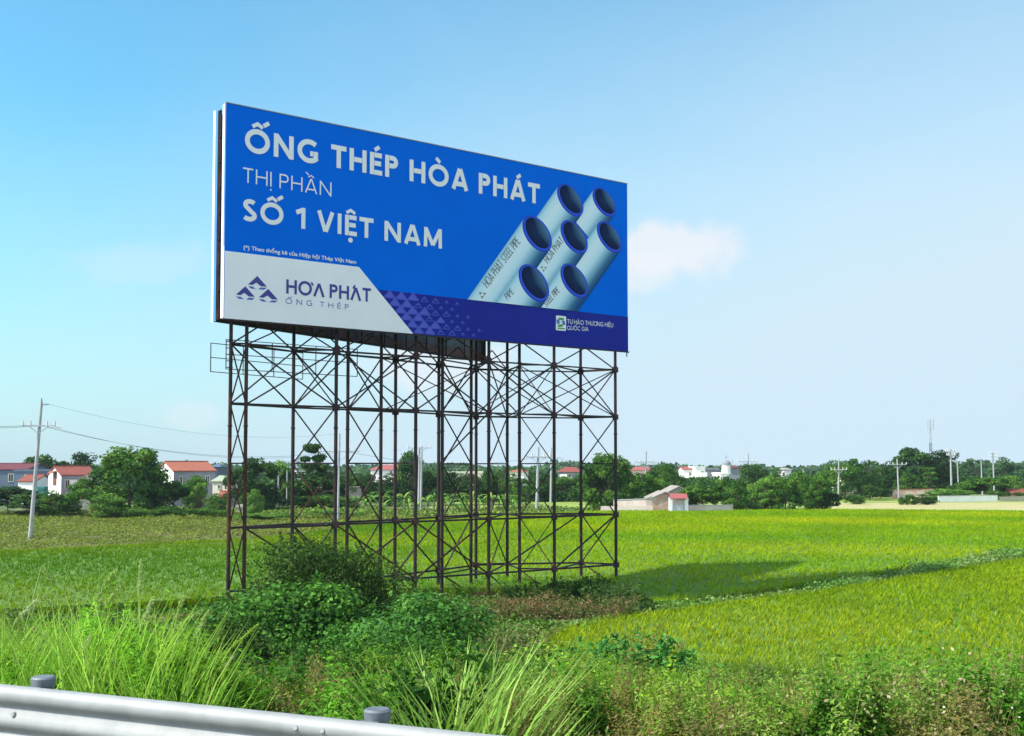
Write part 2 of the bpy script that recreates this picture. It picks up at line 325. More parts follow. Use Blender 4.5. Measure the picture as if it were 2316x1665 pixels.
# ------------------------------------------------------------------ rice paddies
def paddy(name, poly, dens, label, pal, top=0.52, hh=0.34, maxD=400, seed=1, wid=1.0, cull=True):
    P0 = np.array(poly); x0, y0 = P0.min(0); x1, y1 = P0.max(0)
    n = int((x1-x0)*(y1-y0)*dens); x = rng.uniform(x0, x1, n); y = rng.uniform(y0, y1, n)
    ok = inpoly(x, y, poly)
    if cull: ok &= (np.abs(x) < y*0.46+4)
    x = x[ok]; y = y[ok]; n = len(x)
    # solid standing crop body with bumpy top
    g = []; step = 1.5
    pts2 = []
    for i in range(len(poly)):
        a = np.array(poly[i]); b = np.array(poly[(i+1) % len(poly)]); m_ = max(1, int(np.linalg.norm(b-a)/3))
        for k in range(m_): p = a+(b-a)*k/m_; pts2.append((p[0]+rng.normal(0, 0.12), p[1]+rng.normal(0, 0.12)))
    mb = MB(); mb.prism([(p[0], p[1]) for p in pts2], 0.0, top)
    body = mb
    z = np.full(n, top-0.06)
    P = np.stack([x, y, z], 1); patch = fnoise(x, y, 0.12, seed)[:, None]; patch2 = fnoise(x, y*0.5, 0.45, seed+5)[:, None]
    parts = []
    D = y
    for k in range(3):
        q = P+np.concatenate([rng.normal(0, 0.07, (n, 2)), np.zeros((n, 1))], 1)
        c = pick(pal, n, 0.11)*(1+0.13*patch+0.08*patch2)
        c[:, 0] *= (1+0.25*patch[:, 0])
        if 'behind' in label: g_ = np.clip((x+20)/22, 0, 1)[:, None]; c = c*(0.62+0.38*g_)*(np.array([0.8, 1.0, 0.8])*(1-g_)+g_)  # shading of the field's left side painted into the blade colours
        c = np.clip(c, 0.005, 0.8)
        h = rng.uniform(0.6, 1.15, n)*hh; w = (0.016+0.00045*D)*rng.uniform(0.7, 1.3, n)*wid
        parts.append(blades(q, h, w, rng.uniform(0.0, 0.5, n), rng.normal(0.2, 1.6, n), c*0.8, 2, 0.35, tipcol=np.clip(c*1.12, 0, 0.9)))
    q2 = np.array(pts2); seg_ = rng.integers(0, len(q2), 14000); fr = rng.uniform(0, 1, (14000, 1)); e = q2[seg_]*(1-fr)+q2[(seg_+1) % len(q2)]*fr; e += rng.normal(0, 0.12, e.shape)
    ok = (e[:, 1] < 110) & (np.abs(e[:, 0]) < e[:, 1]*0.46+4) & (e[:, 1] > 20); e = e[ok]; n2 = len(e); E3 = np.concatenate([e, np.full((n2, 1), 0.02)], 1)
    for k in range(3):
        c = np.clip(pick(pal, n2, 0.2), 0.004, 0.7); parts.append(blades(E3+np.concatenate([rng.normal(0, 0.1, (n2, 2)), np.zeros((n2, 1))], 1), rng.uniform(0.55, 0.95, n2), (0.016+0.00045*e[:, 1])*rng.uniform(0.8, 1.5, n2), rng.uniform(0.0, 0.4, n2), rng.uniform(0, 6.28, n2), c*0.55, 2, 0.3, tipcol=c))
    o = stuff(name, parts, M['rice'], label, 'rice field')
    bo = body.build('crop_body', M['ricebody'], o)
    return o
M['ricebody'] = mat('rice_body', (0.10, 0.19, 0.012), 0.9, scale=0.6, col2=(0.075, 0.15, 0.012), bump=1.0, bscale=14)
PAL1 = [(0.24, 0.35, 0.003), (0.18, 0.29, 0.003), (0.31, 0.41, 0.006), (0.14, 0.24, 0.003)]
PAL2 = [(0.27, 0.35, 0.004), (0.17, 0.26, 0.003), (0.34, 0.42, 0.02), (0.10, 0.18, 0.003), (0.13, 0.23, 0.003)]
MAINP = [(-60, 42), (-30, 53), (-15.5, 62), (-4, 67), (4.5, 67), (6.0, 58.8), (19, 71.4), (40, 96), (75, 138), (98, 172), (72, 178), (48, 184), (15, 178), (-8, 157), (-25, 108), (-39, 94), (-75, 84)]
NEARP = [(2.2, 49.5), (5.4, 54.0), (17.7, 65.8), (37, 87.5), (70, 125), (90, 40), (40, 27.5), (15.8, 38), (9.9, 40.2), (5.7, 42), (1.5, 44.5)]
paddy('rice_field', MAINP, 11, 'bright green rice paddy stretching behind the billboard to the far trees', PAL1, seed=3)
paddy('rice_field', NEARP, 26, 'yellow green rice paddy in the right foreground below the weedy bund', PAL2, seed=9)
# ------------------------------------------------------------------ weeds
def weeds(name, poly, dens, hfun, sz, pals, label, up=0.5, cond=None, flat=0.4, base=None):
    P0 = np.array(poly); x0, y0 = P0.min(0); x1, y1 = P0.max(0); n = int((x1-x0)*(y1-y0)*dens)
    x = rng.uniform(x0, x1, n); y = rng.uniform(y0, y1, n); ok = inpoly(x, y, poly) & (np.abs(x) < y*0.48+2.5); x = x[ok]; y = y[ok]
    hm = hfun(x, y); ok = hm > 0.02; x = x[ok]; y = y[ok]; hm = hm[ok]; n = len(x)
    u = rng.uniform(0, 1, n)**0.6; z = terr(x, y)+hm*u*(1+rng.normal(0, 0.08, n))
    P = np.stack([x, y, z], 1); nr = rng.normal(0, 0.7, (n, 3)); nr[:, 2] = np.abs(nr[:, 2])+up
    nr[:, 0] -= 0.2
    f = fnoise(x, y, 0.55, 21)+rng.normal(0, 0.35, n); idx = np.clip(((f+1.2)/2.4*len(pals)).astype(int), 0, len(pals)-1)
    pal = np.array(pals)[idx]; c = np.clip(pal*(1+rng.normal(0, 0.2, (n, 1))), 0.004, 0.8)
    return leaves(P, nr, sz(x, y)*rng.uniform(0.6, 1.4, n), c, 0.55)
GREENS = [(0.05, 0.12, 0.02), (0.07, 0.17, 0.025), (0.10, 0.21, 0.03), (0.08, 0.15, 0.03), (0.13, 0.22, 0.04), (0.16, 0.18, 0.06), (0.20, 0.16, 0.07)]
# plot between the embankment foot and the paddies, and under the tower
FOOT = [rxy(5, -45), rxy(5, 40), (34, 30), (16, 37.7), (9.9, 39.9), (5.7, 41.7), (1.4, 44.3), (2.1, 49.3), (5.8, 57), (5.9, 60), (4.4, 67.5), (-4, 67.6), (-15.6, 62.4), (-30, 53.4), (-48, 46)]
def hfoot(x, y):
    h = 0.55+0.35*fnoise(x, y, 0.5, 2)+0.25*fnoise(x, y, 1.6, 4)
    return np.clip(h, 0.12, 1.4)*np.where(rs(x, y) > 38, 0.6, 1.0)*np.where(x < -14-(60-y)*0.2, 0.6, 1)
stuff('weeds', [weeds('w', FOOT, 170, hfoot, lambda x, y: 0.07+0.0022*y, GREENS, '')], M['leaf'], 'mixed leafy weeds covering the ground between guardrail, billboard and rice', 'weeds')
# bund
BUND = [(3.0, 55.5), (6.6, 60), (20, 72.2), (41, 97.5), (90, 157), (92, 150), (38, 89), (18.5, 67.2), (6, 55.5), (2.6, 51)]
BUND = [(3.2, 54), (6.2, 58.4), (19.2, 70.9), (40.5, 95.8), (76, 137), (72, 128), (37.5, 88.6), (18.0, 66.6), (5.8, 55.0), (2.2, 50.5)]
BG = [(0.07, 0.18, 0.025), (0.11, 0.23, 0.035), (0.15, 0.26, 0.06), (0.22, 0.30, 0.11), (0.09, 0.17, 0.02)]
def hbund(x, y):
    d = 0.18+0.25*np.clip(fnoise(x, y, 0.35, 8), -0.5, 1.5)+0.15*fnoise(x, y, 1.4, 6)+0.012*np.clip(y-60, 0, 60)
    return np.clip(d+0.35, 0.15, 1.3)
stuff('weeds', [weeds('b', BUND, 150, hbund, lambda x, y: 0.09+0.0012*y, BG, '')], M['leaf'], 'pale flowering weeds on the narrow bund between the two rice paddies', 'weeds')
# scrub field on the left and the weedy strip in front of the tree line
SCR = [(-85, 96), (-39, 95), (-26, 109), (-16, 132), (-8.5, 158), (-15, 182), (-110, 182)]
SG = [(0.15, 0.16, 0.035), (0.11, 0.18, 0.02), (0.19, 0.20, 0.05), (0.13, 0.16, 0.03), (0.18, 0.26, 0.025), (0.22, 0.22, 0.06)]
stuff('scrub', [weeds('s', SCR, 26, lambda x, y: np.clip(0.35+0.4*fnoise(x, y, 0.22, 31)+0.2*fnoise(x, y, 0.9, 5), 0.1, 1.6), lambda x, y: 0.08+0.0011*y, SG, '')], M['leaf'], 'olive brown scrub on the uneven field left of the tower', 'scrub')
EDGE = [(-60, 176), (-8, 160), (14, 180), (48, 185.5), (75, 179), (76, 181), (50, 189), (12, 195), (-60, 195)]
stuff('field_edge_growth', [weeds('s', EDGE, 9, lambda x, y: np.clip(0.5+0.5*fnoise(x, y, 0.2, 31)+0.2*fnoise(x, y, 0.9, 5), 0.1, 1.8)*np.where(x > 20, 0.4, 1), lambda x, y: 0.5+x*0, [(0.10, 0.19, 0.03), (0.14, 0.23, 0.04), (0.20, 0.24, 0.06), (0.07, 0.13, 0.02)], '')], M['leaf'], 'low green growth along the far edge of the main paddy', 'undergrowth')
# near verge behind the rail
def near_parts(t0, t1, s0, s1, dens, hf, pals, sz, up=0.3):
    n = int((t1-t0)*(s1-s0)*dens); s = rng.uniform(s0, s1, n); t = rng.uniform(t0, t1, n); x = RP[0]+RN[0]*s+RU[0]*t; y = RP[1]+RN[1]*s+RU[1]*t
    ok = (y > 5.2) & (np.abs(x) < y*0.47+0.5); s = s[ok]; t = t[ok]; x = x[ok]; y = y[ok]; n = len(x)
    hm = np.clip(np.minimum(hf(s, t, x, y), 7.2-0.150*y-terr(x, y)), 0.08, 3); u = rng.uniform(0, 1, n)**0.55; z = terr(x, y)+hm*u
    f = fnoise(x, y, 1.3, 41)+rng.normal(0, 0.3, n)+u*0.5; idx = np.clip(((f+1.2)/2.6*len(pals)).astype(int), 0, len(pals)-1)
    c = np.clip(np.array(pals)[idx]*(1+rng.normal(0, 0.2, (n, 1))), 0.004, 0.8)
    nr = rng.normal(0, 0.7, (n, 3)); nr[:, 2] = np.abs(nr[:, 2])+up
    return leaves(np.stack([x, y, z], 1), nr, sz*rng.uniform(0.5, 1.5, n), c, 0.5)
def hnear(s, t, x, y):
    px = CX/K+(x/y)*2700
    top = np.interp(px, [-300, 0, 500, 800, 1100, 1400, 1700, 2000, 2400], [0.9, 0.9, 0.75, 0.55, 0.7, 0.95, 1.25, 1.6, 1.6])
    clump = 1+0.30*fnoise(x, y, 1.7, 51)+0.12*fnoise(x, y, 5, 52)
    return np.clip(top*clump, 0.1, 2.4)
NG = [(0.05, 0.10, 0.02), (0.08, 0.16, 0.03), (0.12, 0.20, 0.04), (0.15, 0.22, 0.05), (0.20, 0.22, 0.08), (0.27, 0.21, 0.11)]
def pxs(px, D): return (px*K-CX)/F*D
def plantbed(px0, px1, D0, D1, n, env, pals, lsize, nleaf, noise_px=42, hmax=2.4, stem=(0.10, 0.13, 0.05), seedtip=None, sc=1.6, asp=0.42, power=0.8):
    sc = 0.9
    """single upright leafy plants; env = tops in the view as seen from the road"""
    px = rng.uniform(px0, px1, n); D = D0+(D1-D0)*rng.uniform(0, 1, n)**power; x = pxs(px, D); y = D; s_ = rs(x, y); ok = s_ > 0.75; px = px[ok]; x = x[ok]; y = y[ok]; D = D[ok]; n = len(x)
    yt = np.interp(px, env[0], env[1])+noise_px*fnoise(x, y, sc, 77)+noise_px*0.6*fnoise(x, y, sc*3.1, 78)+np.abs(rng.normal(0, 1, n))*noise_px*0.9
    h = np.clip(7.2-(yt-1030)/2700*D-terr(x, y), 0.12, hmax)*rng.uniform(0.85, 1.0, n)
    P = np.stack([x, y, terr(x, y)], 1); f = fnoise(x, y, 0.8, 41)*1.2+rng.normal(0, 0.2, n); idx = np.clip(((f+1.1)/2.2*len(pals)).astype(int), 0, len(pals)-1); base = np.array(pals)[idx]*(1+rng.normal(0, 0.12, (n, 1)))
    az_ = rng.normal(0.1, 1.3, n); lean = rng.uniform(0, 0.22, n); parts = [blades(P, h, np.full(n, 0.007), lean, az_, np.tile(stem, (n, 1)), 2, 0.1)]
    k = nleaf; u = rng.uniform(0.25, 1.0, (n, k))**0.75; rad = 0.13*(1.15-u)*np.minimum(1, h[:, None]) + 0.012; th = rng.uniform(0, 6.28, (n, k)); off = (lean[:, None]*u+0.1*u*u)*h[:, None]
    X = x[:, None]+np.cos(az_)[:, None]*off+rad*np.cos(th); Y = y[:, None]+np.sin(az_)[:, None]*off+rad*np.sin(th); Z = P[:, 2][:, None]+h[:, None]*u*0.97+rng.normal(0, 0.015, (n, k))
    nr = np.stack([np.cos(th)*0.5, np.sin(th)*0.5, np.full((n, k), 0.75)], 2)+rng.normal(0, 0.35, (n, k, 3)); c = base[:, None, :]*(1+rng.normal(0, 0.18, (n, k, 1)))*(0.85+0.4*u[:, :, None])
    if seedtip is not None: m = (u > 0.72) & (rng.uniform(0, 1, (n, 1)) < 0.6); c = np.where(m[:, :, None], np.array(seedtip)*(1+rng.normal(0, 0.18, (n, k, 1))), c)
    sz = (lsize*(1.25-0.6*u))*rng.uniform(0.6, 1.4, (n, k))
    parts.append(leaves(np.stack([X, Y, Z], 2).reshape(-1, 3), nr.reshape(-1, 3), sz.ravel(), np.clip(c.reshape(-1, 3), 0.004, 0.8), asp)); return parts
ENVR = ([1100, 1300, 1500, 1700, 1850, 1950, 2050, 2150, 2350], [1500, 1478, 1490, 1500, 1478, 1452, 1500, 1470, 1490])
ENVC = ([480, 600, 720, 850, 1000, 1150, 1200], [1500, 1535, 1520, 1508, 1488, 1490, 1500])
ENVL = ([-100, 60, 200, 400, 500, 600], [1430, 1425, 1412, 1425, 1470, 1540])
def clumpbed(px0, px1, D0, D1, nc, npl, env, species, spread=0.24, jit=45):
    """clumps of upright plants, each clump of one species: (palette, leaf size, aspect, leaves, tip colour or None, rel height)"""
    px = rng.uniform(px0, px1, nc); D = D0+(D1-D0)*rng.uniform(0, 1, nc)**0.9; x = pxs(px, D); ok = rs(x, D) > 0.95; px = px[ok]; D = D[ok]; x = x[ok]; nc = len(x); sp = np.clip(((fnoise(x, D, 0.7, 90)*1.1+rng.normal(0, 0.35, nc)+1)/2*len(species)).astype(int), 0, len(species)-1); parts = []
    yt = np.interp(px, env[0], env[1])+rng.normal(0, 1, nc)*jit*1.0-jit*0.55
    H = np.clip(7.2-(yt-1030)/2700*D-terr(x, D), 0.35, 2.3)
    for si, (pal, ls, asp, k, tip, rel) in enumerate(species):
        m = np.where(sp == si)[0]
        if not len(m): continue
        ci = np.repeat(m, npl); n = len(ci); r = np.abs(rng.normal(0, spread, n))*(0.6+0.5*H[ci]); a = rng.uniform(0, 6.28, n); X0 = x[ci]+r*np.cos(a); Y0 = D[ci]+r*np.sin(a); ok = (rs(X0, Y0) > 0.8) & (Y0 > 5.3); ci = ci[ok]; X0 = X0[ok]; Y0 = Y0[ok]; r = r[ok]; a = a[ok]; n = len(ci)
        h = H[ci]*(0.5+0.5*rel)*rng.uniform(0.80, 1.0, n)**0.7*np.clip(1.04-0.35*r, 0.6, 1.02); z0 = terr(X0, Y0); lean = 0.15+0.35*r
        parts.append(blades(np.stack([X0, Y0, z0], 1), h, np.full(n, 0.006), lean, a, np.tile((0.09, 0.12, 0.04), (n, 1)), 2, 0.15))
        u = rng.uniform(0.18, 1.0, (n, k))**0.8; off = (lean[:, None]*u+0.15*u*u)*h[:, None]; rad = (0.035+0.075*(1.1-u))*np.minimum(1.3, h[:, None])*(0.6 if tip is not None else 1.0); th = rng.uniform(0, 6.28, (n, k))
        X = X0[:, None]+np.cos(a)[:, None]*off+rad*np.cos(th); Y = Y0[:, None]+np.sin(a)[:, None]*off+rad*np.sin(th); Z = z0[:, None]+h[:, None]*(u*0.97)+rng.normal(0, 0.012, (n, k))
        q_ = np.clip(r/spread, 0, 2)[:, None]*0.55; nr = np.stack([np.cos(a)[:, None]*q_+np.cos(th)*0.35, np.sin(a)[:, None]*q_+np.sin(th)*0.35, 0.25+0.45*u], 2)+rng.normal(0, 0.22, (n, k, 3))
        cb = (np.array(pal)[rng.integers(0, len(pal), nc)]*(1+rng.normal(0, 0.22, (nc, 1))))[ci]; c = cb[:, None, :]*(1+rng.normal(0, 0.11, (n, k, 1)))
        if tip is not None: mm = u > 0.62; c = np.where(mm[:, :, None], np.array(tip)*(1+rng.normal(0, 0.18, (n, k, 1))), c)
        sz = ls*(1.2-0.5*u)*rng.uniform(0.55, 1.4, (n, k)); parts.append(leaves(np.stack([X, Y, Z], 2).reshape(-1, 3), nr.reshape(-1, 3), sz.ravel(), np.clip(c.reshape(-1, 3), 0.004, 0.8), asp))
    return parts
S_SM = ([(0.07, 0.17, 0.015), (0.11, 0.24, 0.02), (0.04, 0.11, 0.012)], 0.040, 0.5, 30, None, 0.9)
S_BR = ([(0.06, 0.11, 0.016), (0.09, 0.14, 0.02)], 0.026, 0.35, 56, (0.22, 0.18, 0.06), 1.0)
S_PL = ([(0.13, 0.25, 0.035), (0.17, 0.31, 0.04)], 0.036, 0.35, 40, (0.24, 0.36, 0.08), 1.0)
S_DK = ([(0.035, 0.10, 0.016), (0.05, 0.14, 0.02)], 0.085, 0.6, 20, None, 0.75)
S_YG = ([(0.16, 0.28, 0.03), (0.22, 0.33, 0.035)], 0.050, 0.45, 26, None, 0.85)
S_FG = ([(0.09, 0.19, 0.025), (0.13, 0.25, 0.03)], 0.030, 0.25, 44, (0.17, 0.24, 0.06), 1.0)
S_LG = ([(0.13, 0.30, 0.025), (0.18, 0.38, 0.035), (0.10, 0.24, 0.02)], 0.080, 0.18, 24, None, 1.0)
NR = [(0.025, 0.055, 0.010), (0.045, 0.10, 0.014), (0.08, 0.15, 0.022), (0.035, 0.08, 0.014)]
low = lambda env, d: (env[0], [v+d for v in env[1]])
def lumpbed(px0, px1, D0, D1, nc, env, species, rad=(0.3, 0.6), jit=50, dens=1.0, smin=1.05, vis=0.9, dpow=1.0):
    """weedy clumps: leafy shells standing on the slope, every clump with one foliage"""
    parts = []
    for k in range(nc):
        px = rng.uniform(px0, px1); D = D0+(D1-D0)*rng.uniform(0, 1)**dpow; x = pxs(px, D); R0 = rng.uniform(*rad)*(0.75+D/40)
        if rs(x, D) < smin+R0*0.6: continue
        pal, ls, asp, tip = species[rng.integers(0, len(species))]; yt = np.interp(px, env[0], env[1])+rng.normal(0, jit); g = float(terr(x, D)); H = min(max(7.2-(yt-1030)/2700*D-g, 0.5), 2.4)
        ls = ls*(0.8+D/40); top = min(H, vis*(0.8+D/25)); n = int(dens*2.6*(2*math.pi*R0*top+math.pi*R0*R0)/(ls*ls*asp)); n = min(n, 9000)
        d = rng.normal(0, 1, (n, 3)); d /= np.linalg.norm(d, axis=1, keepdims=True); d[:, 2] = np.where(d[:, 2] < -0.2, -d[:, 2], d[:, 2])
        p = rng.uniform(0, 6.28, 6); b = 1+0.20*np.sin(d[:, 0]*6+p[0])*np.cos(d[:, 1]*5+p[1])+0.16*np.sin(d[:, 2]*8+p[2]+d[:, 0]*4)+0.10*np.sin(d[:, 0]*17+p[3])*np.sin(d[:, 1]*15+p[4])+0.08*np.sin(d[:, 2]*23+d[:, 1]*9)
        rr = (rng.uniform(0.25, 1.0, n)**0.35)*b; hh = top*0.62; P = np.stack([x+d[:, 0]*rr*R0, D+d[:, 1]*rr*R0, g+H-hh+d[:, 2]*rr*hh], 1)
        nr = d*0.9+rng.normal(0, 0.38, (n, 3)); nr[:, 2] += 0.35; base = np.array(pal[rng.integers(0, len(pal))])*(1+rng.normal(0, 0.15)); c = base*(1+rng.normal(0, 0.15, (n, 1)))
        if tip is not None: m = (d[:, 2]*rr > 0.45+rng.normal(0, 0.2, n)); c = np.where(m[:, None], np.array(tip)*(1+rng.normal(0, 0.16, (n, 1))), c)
        parts.append(leaves(P, nr, ls*rng.uniform(0.6, 1.35, n), np.clip(c, 0.004, 0.8), asp))
        ns = 16; th = rng.uniform(0, 6.28, ns); q = rng.uniform(0, 0.8, ns)*R0; B = np.stack([x+np.cos(th)*q, D+np.sin(th)*q, np.full(ns, g+H*0.55)], 1); hs = H*rng.uniform(0.45, 0.66, ns)
        kk = 22; u = rng.uniform(0.3, 1, (ns, kk)); ln = rng.uniform(0.05, 0.3, ns)[:, None]*hs[:, None]; S = np.stack([B[:, :1]+np.cos(th)[:, None]*ln*u, B[:, 1:2]+np.sin(th)[:, None]*ln*u, B[:, 2:]+hs[:, None]*u], 2).reshape(-1, 3)+rng.normal(0, ls*0.45, (ns*kk, 3))
        parts.append(blades(B, hs, np.full(ns, 0.006), rng.uniform(0.05, 0.3, ns), th, np.tile(base*0.8, (ns, 1)), 2, 0.0)); parts.append(leaves(S, rng.normal(0, 0.6, S.shape)+np.array([-.2, 0, .5]), ls*rng.uniform(0.5, 1.1, len(S)), np.clip((base if tip is None else np.array(tip))*(1+rng.normal(0, 0.15, (len(S), 1))), 0.004, .8), asp))
    return parts
G1 = ([(0.07, 0.19, 0.014), (0.10, 0.25, 0.018), (0.05, 0.14, 0.012)], 0.042, 0.5, None)
G2 = ([(0.12, 0.24, 0.02), (0.15, 0.29, 0.026)], 0.034, 0.35, (0.21, 0.33, 0.05))
G3 = ([(0.03, 0.09, 0.010), (0.045, 0.13, 0.014)], 0.060, 0.6, None)
G4 = ([(0.07, 0.13, 0.015), (0.09, 0.15, 0.02)], 0.026, 0.4, (0.20, 0.165, 0.05))
G5 = ([(0.15, 0.29, 0.016), (0.20, 0.34, 0.02)], 0.045, 0.45, None)
G6 = ([(0.13, 0.33, 0.016), (0.18, 0.41, 0.025), (0.09, 0.25, 0.014)], 0.055, 0.22, None)
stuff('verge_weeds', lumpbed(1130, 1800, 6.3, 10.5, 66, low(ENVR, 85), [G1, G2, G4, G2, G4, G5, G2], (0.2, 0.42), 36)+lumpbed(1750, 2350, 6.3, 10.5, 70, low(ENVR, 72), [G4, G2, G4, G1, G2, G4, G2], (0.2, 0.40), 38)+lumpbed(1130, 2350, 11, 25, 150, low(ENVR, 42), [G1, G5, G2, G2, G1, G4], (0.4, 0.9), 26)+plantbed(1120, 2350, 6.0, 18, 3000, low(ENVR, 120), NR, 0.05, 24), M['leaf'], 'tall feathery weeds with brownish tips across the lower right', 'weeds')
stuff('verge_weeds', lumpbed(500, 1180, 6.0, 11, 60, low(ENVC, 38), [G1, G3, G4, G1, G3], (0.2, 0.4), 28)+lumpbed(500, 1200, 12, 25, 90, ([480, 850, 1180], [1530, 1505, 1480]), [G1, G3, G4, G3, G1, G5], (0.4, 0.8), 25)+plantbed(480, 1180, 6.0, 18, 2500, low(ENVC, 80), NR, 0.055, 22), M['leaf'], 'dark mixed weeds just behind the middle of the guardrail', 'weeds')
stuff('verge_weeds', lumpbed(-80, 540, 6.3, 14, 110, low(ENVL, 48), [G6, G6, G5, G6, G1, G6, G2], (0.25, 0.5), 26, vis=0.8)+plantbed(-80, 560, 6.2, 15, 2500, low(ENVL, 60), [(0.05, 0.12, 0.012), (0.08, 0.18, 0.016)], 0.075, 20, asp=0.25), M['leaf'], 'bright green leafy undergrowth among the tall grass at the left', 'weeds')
# seed heads and stalks of the brownish weeds in the right corner
def stalks(t0, t1, s0, s1, n, h0, h1, colr, tip, w=0.006, lean=0.15, droop=0.1, azm=0.2, azs=1.0, seg=3, rng_px=None):
    if rng_px is not None:
        px_ = rng.uniform(rng_px[0], rng_px[1], n); D_ = rng.uniform(5.6, 5.6+s1*1.5, n); x = pxs(px_, D_); y = D_; ok = rs(x, y) > s0*0.8; x = x[ok]; y = y[ok]; n = len(x)
    else: s = rng.uniform(s0, s1, n); t = rng.uniform(t0, t1, n); x = RP[0]+RN[0]*s+RU[0]*t; y = RP[1]+RN[1]*s+RU[1]*t
    P = np.stack([x, y, terr(x, y)], 1); h = rng.uniform(h0, h1, n)
    if rng_px is not None and rng_px[0] > 1000: h = np.clip(np.minimum(h, 7.2-0.150*y-terr(x, y)), 0.1, 3)*rng.uniform(0.8, 1.06, n)
    if rng_px is not None and len(rng_px) > 2: pxx = CX/K+x/y*2700; h = h*np.interp(pxx, rng_px[2], rng_px[3])
    return blades(P, h, np.full(n, w)*rng.uniform(0.7, 1.4, n), rng.uniform(0, lean, n), rng.normal(azm, azs, n), pick(colr, n), seg, droop, tipcol=pick(tip, n)), P, h
# ------------------------------------------------------------------ tall grass at the left, reeds at the centre
def grassbed(t0, t1, s0, s1, n, h0, h1, w, pal, tip, lean, droop, azm, azs, seg=4, px=None):
    return stalks(t0, t1, s0, s1, n, h0, h1, pal, tip, w, lean, droop, azm, azs, seg, px)
LG = [(0.10, 0.24, 0.015), (0.15, 0.31, 0.02), (0.20, 0.36, 0.03), (0.07, 0.17, 0.015)]
LT = [(0.30, 0.50, 0.06), (0.38, 0.54, 0.10), (0.22, 0.42, 0.04)]
parts = []
HP = ([-200, 100, 330, 430, 540], [0.9, 1.0, 1.05, 0.85, 0.55])
a, _, _ = grassbed(-7.5, 1.6, 1.0, 3.8, 5500, 0.7, 1.6, 0.020, LG, LT, 0.16, 0.25, 0.2, 3.0, px=(-200, 500, *HP)); parts.append(a)
a, _, _ = grassbed(-7.0, 1.6, 1.0, 2.6, 1500, 0.7, 1.2, 0.028, LG, LT, 0.25, 0.8, 0.3, 3.0, px=(-200, 520, *HP)); parts.append(a)
stuff('tall_grass', parts, M['leaf'], 'tall bright green grass swaying behind the guardrail at the left', 'tall grass')
parts = []
a, _, _ = grassbed(0.5, 5, 1.0, 1.4, 1000, 0.95, 1.5, 0.030, [(0.16, 0.30, 0.04), (0.10, 0.22, 0.04)], [(0.34, 0.48, 0.12), (0.24, 0.40, 0.07)], 0.12, 0.35, 0.3, 2.2, px=(850, 1150, [850, 930, 1100, 1160], [0.7, 1.0, 1.0, 0.7])); parts.append(a)
a, _, _ = grassbed(0.5, 3, 1.0, 2.0, 500, 0.4, 0.8, 0.018, [(0.16, 0.30, 0.04), (0.10, 0.22, 0.04)], [(0.38, 0.50, 0.16), (0.26, 0.40, 0.08)], 0.15, 0.7, 0.3, 1.6, px=(540, 850)); parts.append(a)
a, _, _ = grassbed(2.5, 6, 1.0, 1.2, 90, 0.8, 1.4, 0.022, [(0.14, 0.26, 0.04)], [(0.36, 0.46, 0.14)], 0.3, 0.9, 0.1, 0.8, px=(1320, 1460)); parts.append(a)
stuff('tall_grass', parts, M['leaf'], 'pale green reed grass rising behind the second guardrail post', 'tall grass')
# brownish seed stalks of the right corner
parts = []
for (t0, t1, n, h0, h1) in ((5.2, 13, 420, 0.9, 2.0), (1.5, 5.5, 120, 0.6, 1.1)):
    (v, f, c), P, h = stalks(t0, t1, 1.2, 5.5, n*2, h0, h1, [(0.10, 0.12, 0.04), (0.16, 0.14, 0.06)], [(0.26, 0.20, 0.10), (0.2, 0.2, 0.08)], 0.006, 0.2, 0.15, 0.2, 1.5, 3, (1150, 2400, [1150, 1600, 2000, 2400], [0.7, 0.8, 1.0, 1.0]))
    parts.append((v, f, c)); q = np.repeat(P, 22, 0); hh = np.repeat(h, 22); u = rng.uniform(0.45, 1.0, len(q))
    q = q+np.stack([rng.normal(0, 0.07, len(q)), rng.normal(0, 0.07, len(q)), hh*u*0.97], 1)
    parts.append(leaves(q, rng.normal(0, 1, (len(q), 3)), rng.uniform(0.012, 0.032, len(q)), pick([(0.30, 0.22, 0.12), (0.22, 0.22, 0.08), (0.14, 0.18, 0.05), (0.34, 0.28, 0.16)], len(q), 0.2), 0.6))
stuff('seed_stalks', parts, M['leaf'], 'brownish seed stalks among the weeds in the right corner', 'weeds')
# white flower dots
n = 400; t = rng.uniform(3.5, 12, n); s = rng.uniform(2, 9, n); x = RP[0]+RN[0]*s+RU[0]*t; y = RP[1]+RN[1]*s+RU[1]*t
ok = y > 6; x = x[ok]; y = y[ok]; s = s[ok]; t = t[ok]; n = len(x); hz = terr(x, y)+hnear(s, t, x, y)*rng.uniform(0.85, 1.02, n)
hz = np.minimum(hz, 7.2-y*rng.uniform(0.178, 0.205, n))
stuff('small_flowers', [leaves(np.stack([x, y, hz], 1), np.tile([0, -0.5, 1.0], (n, 1))+rng.normal(0, .3, (n, 3)), rng.uniform(0.010, 0.020, n), pick([(0.75, 0.72, 0.66)], n, 0.05), 0.9)], M['leaf'], 'tiny white flowers dotting the weeds at the lower right', 'flowers')
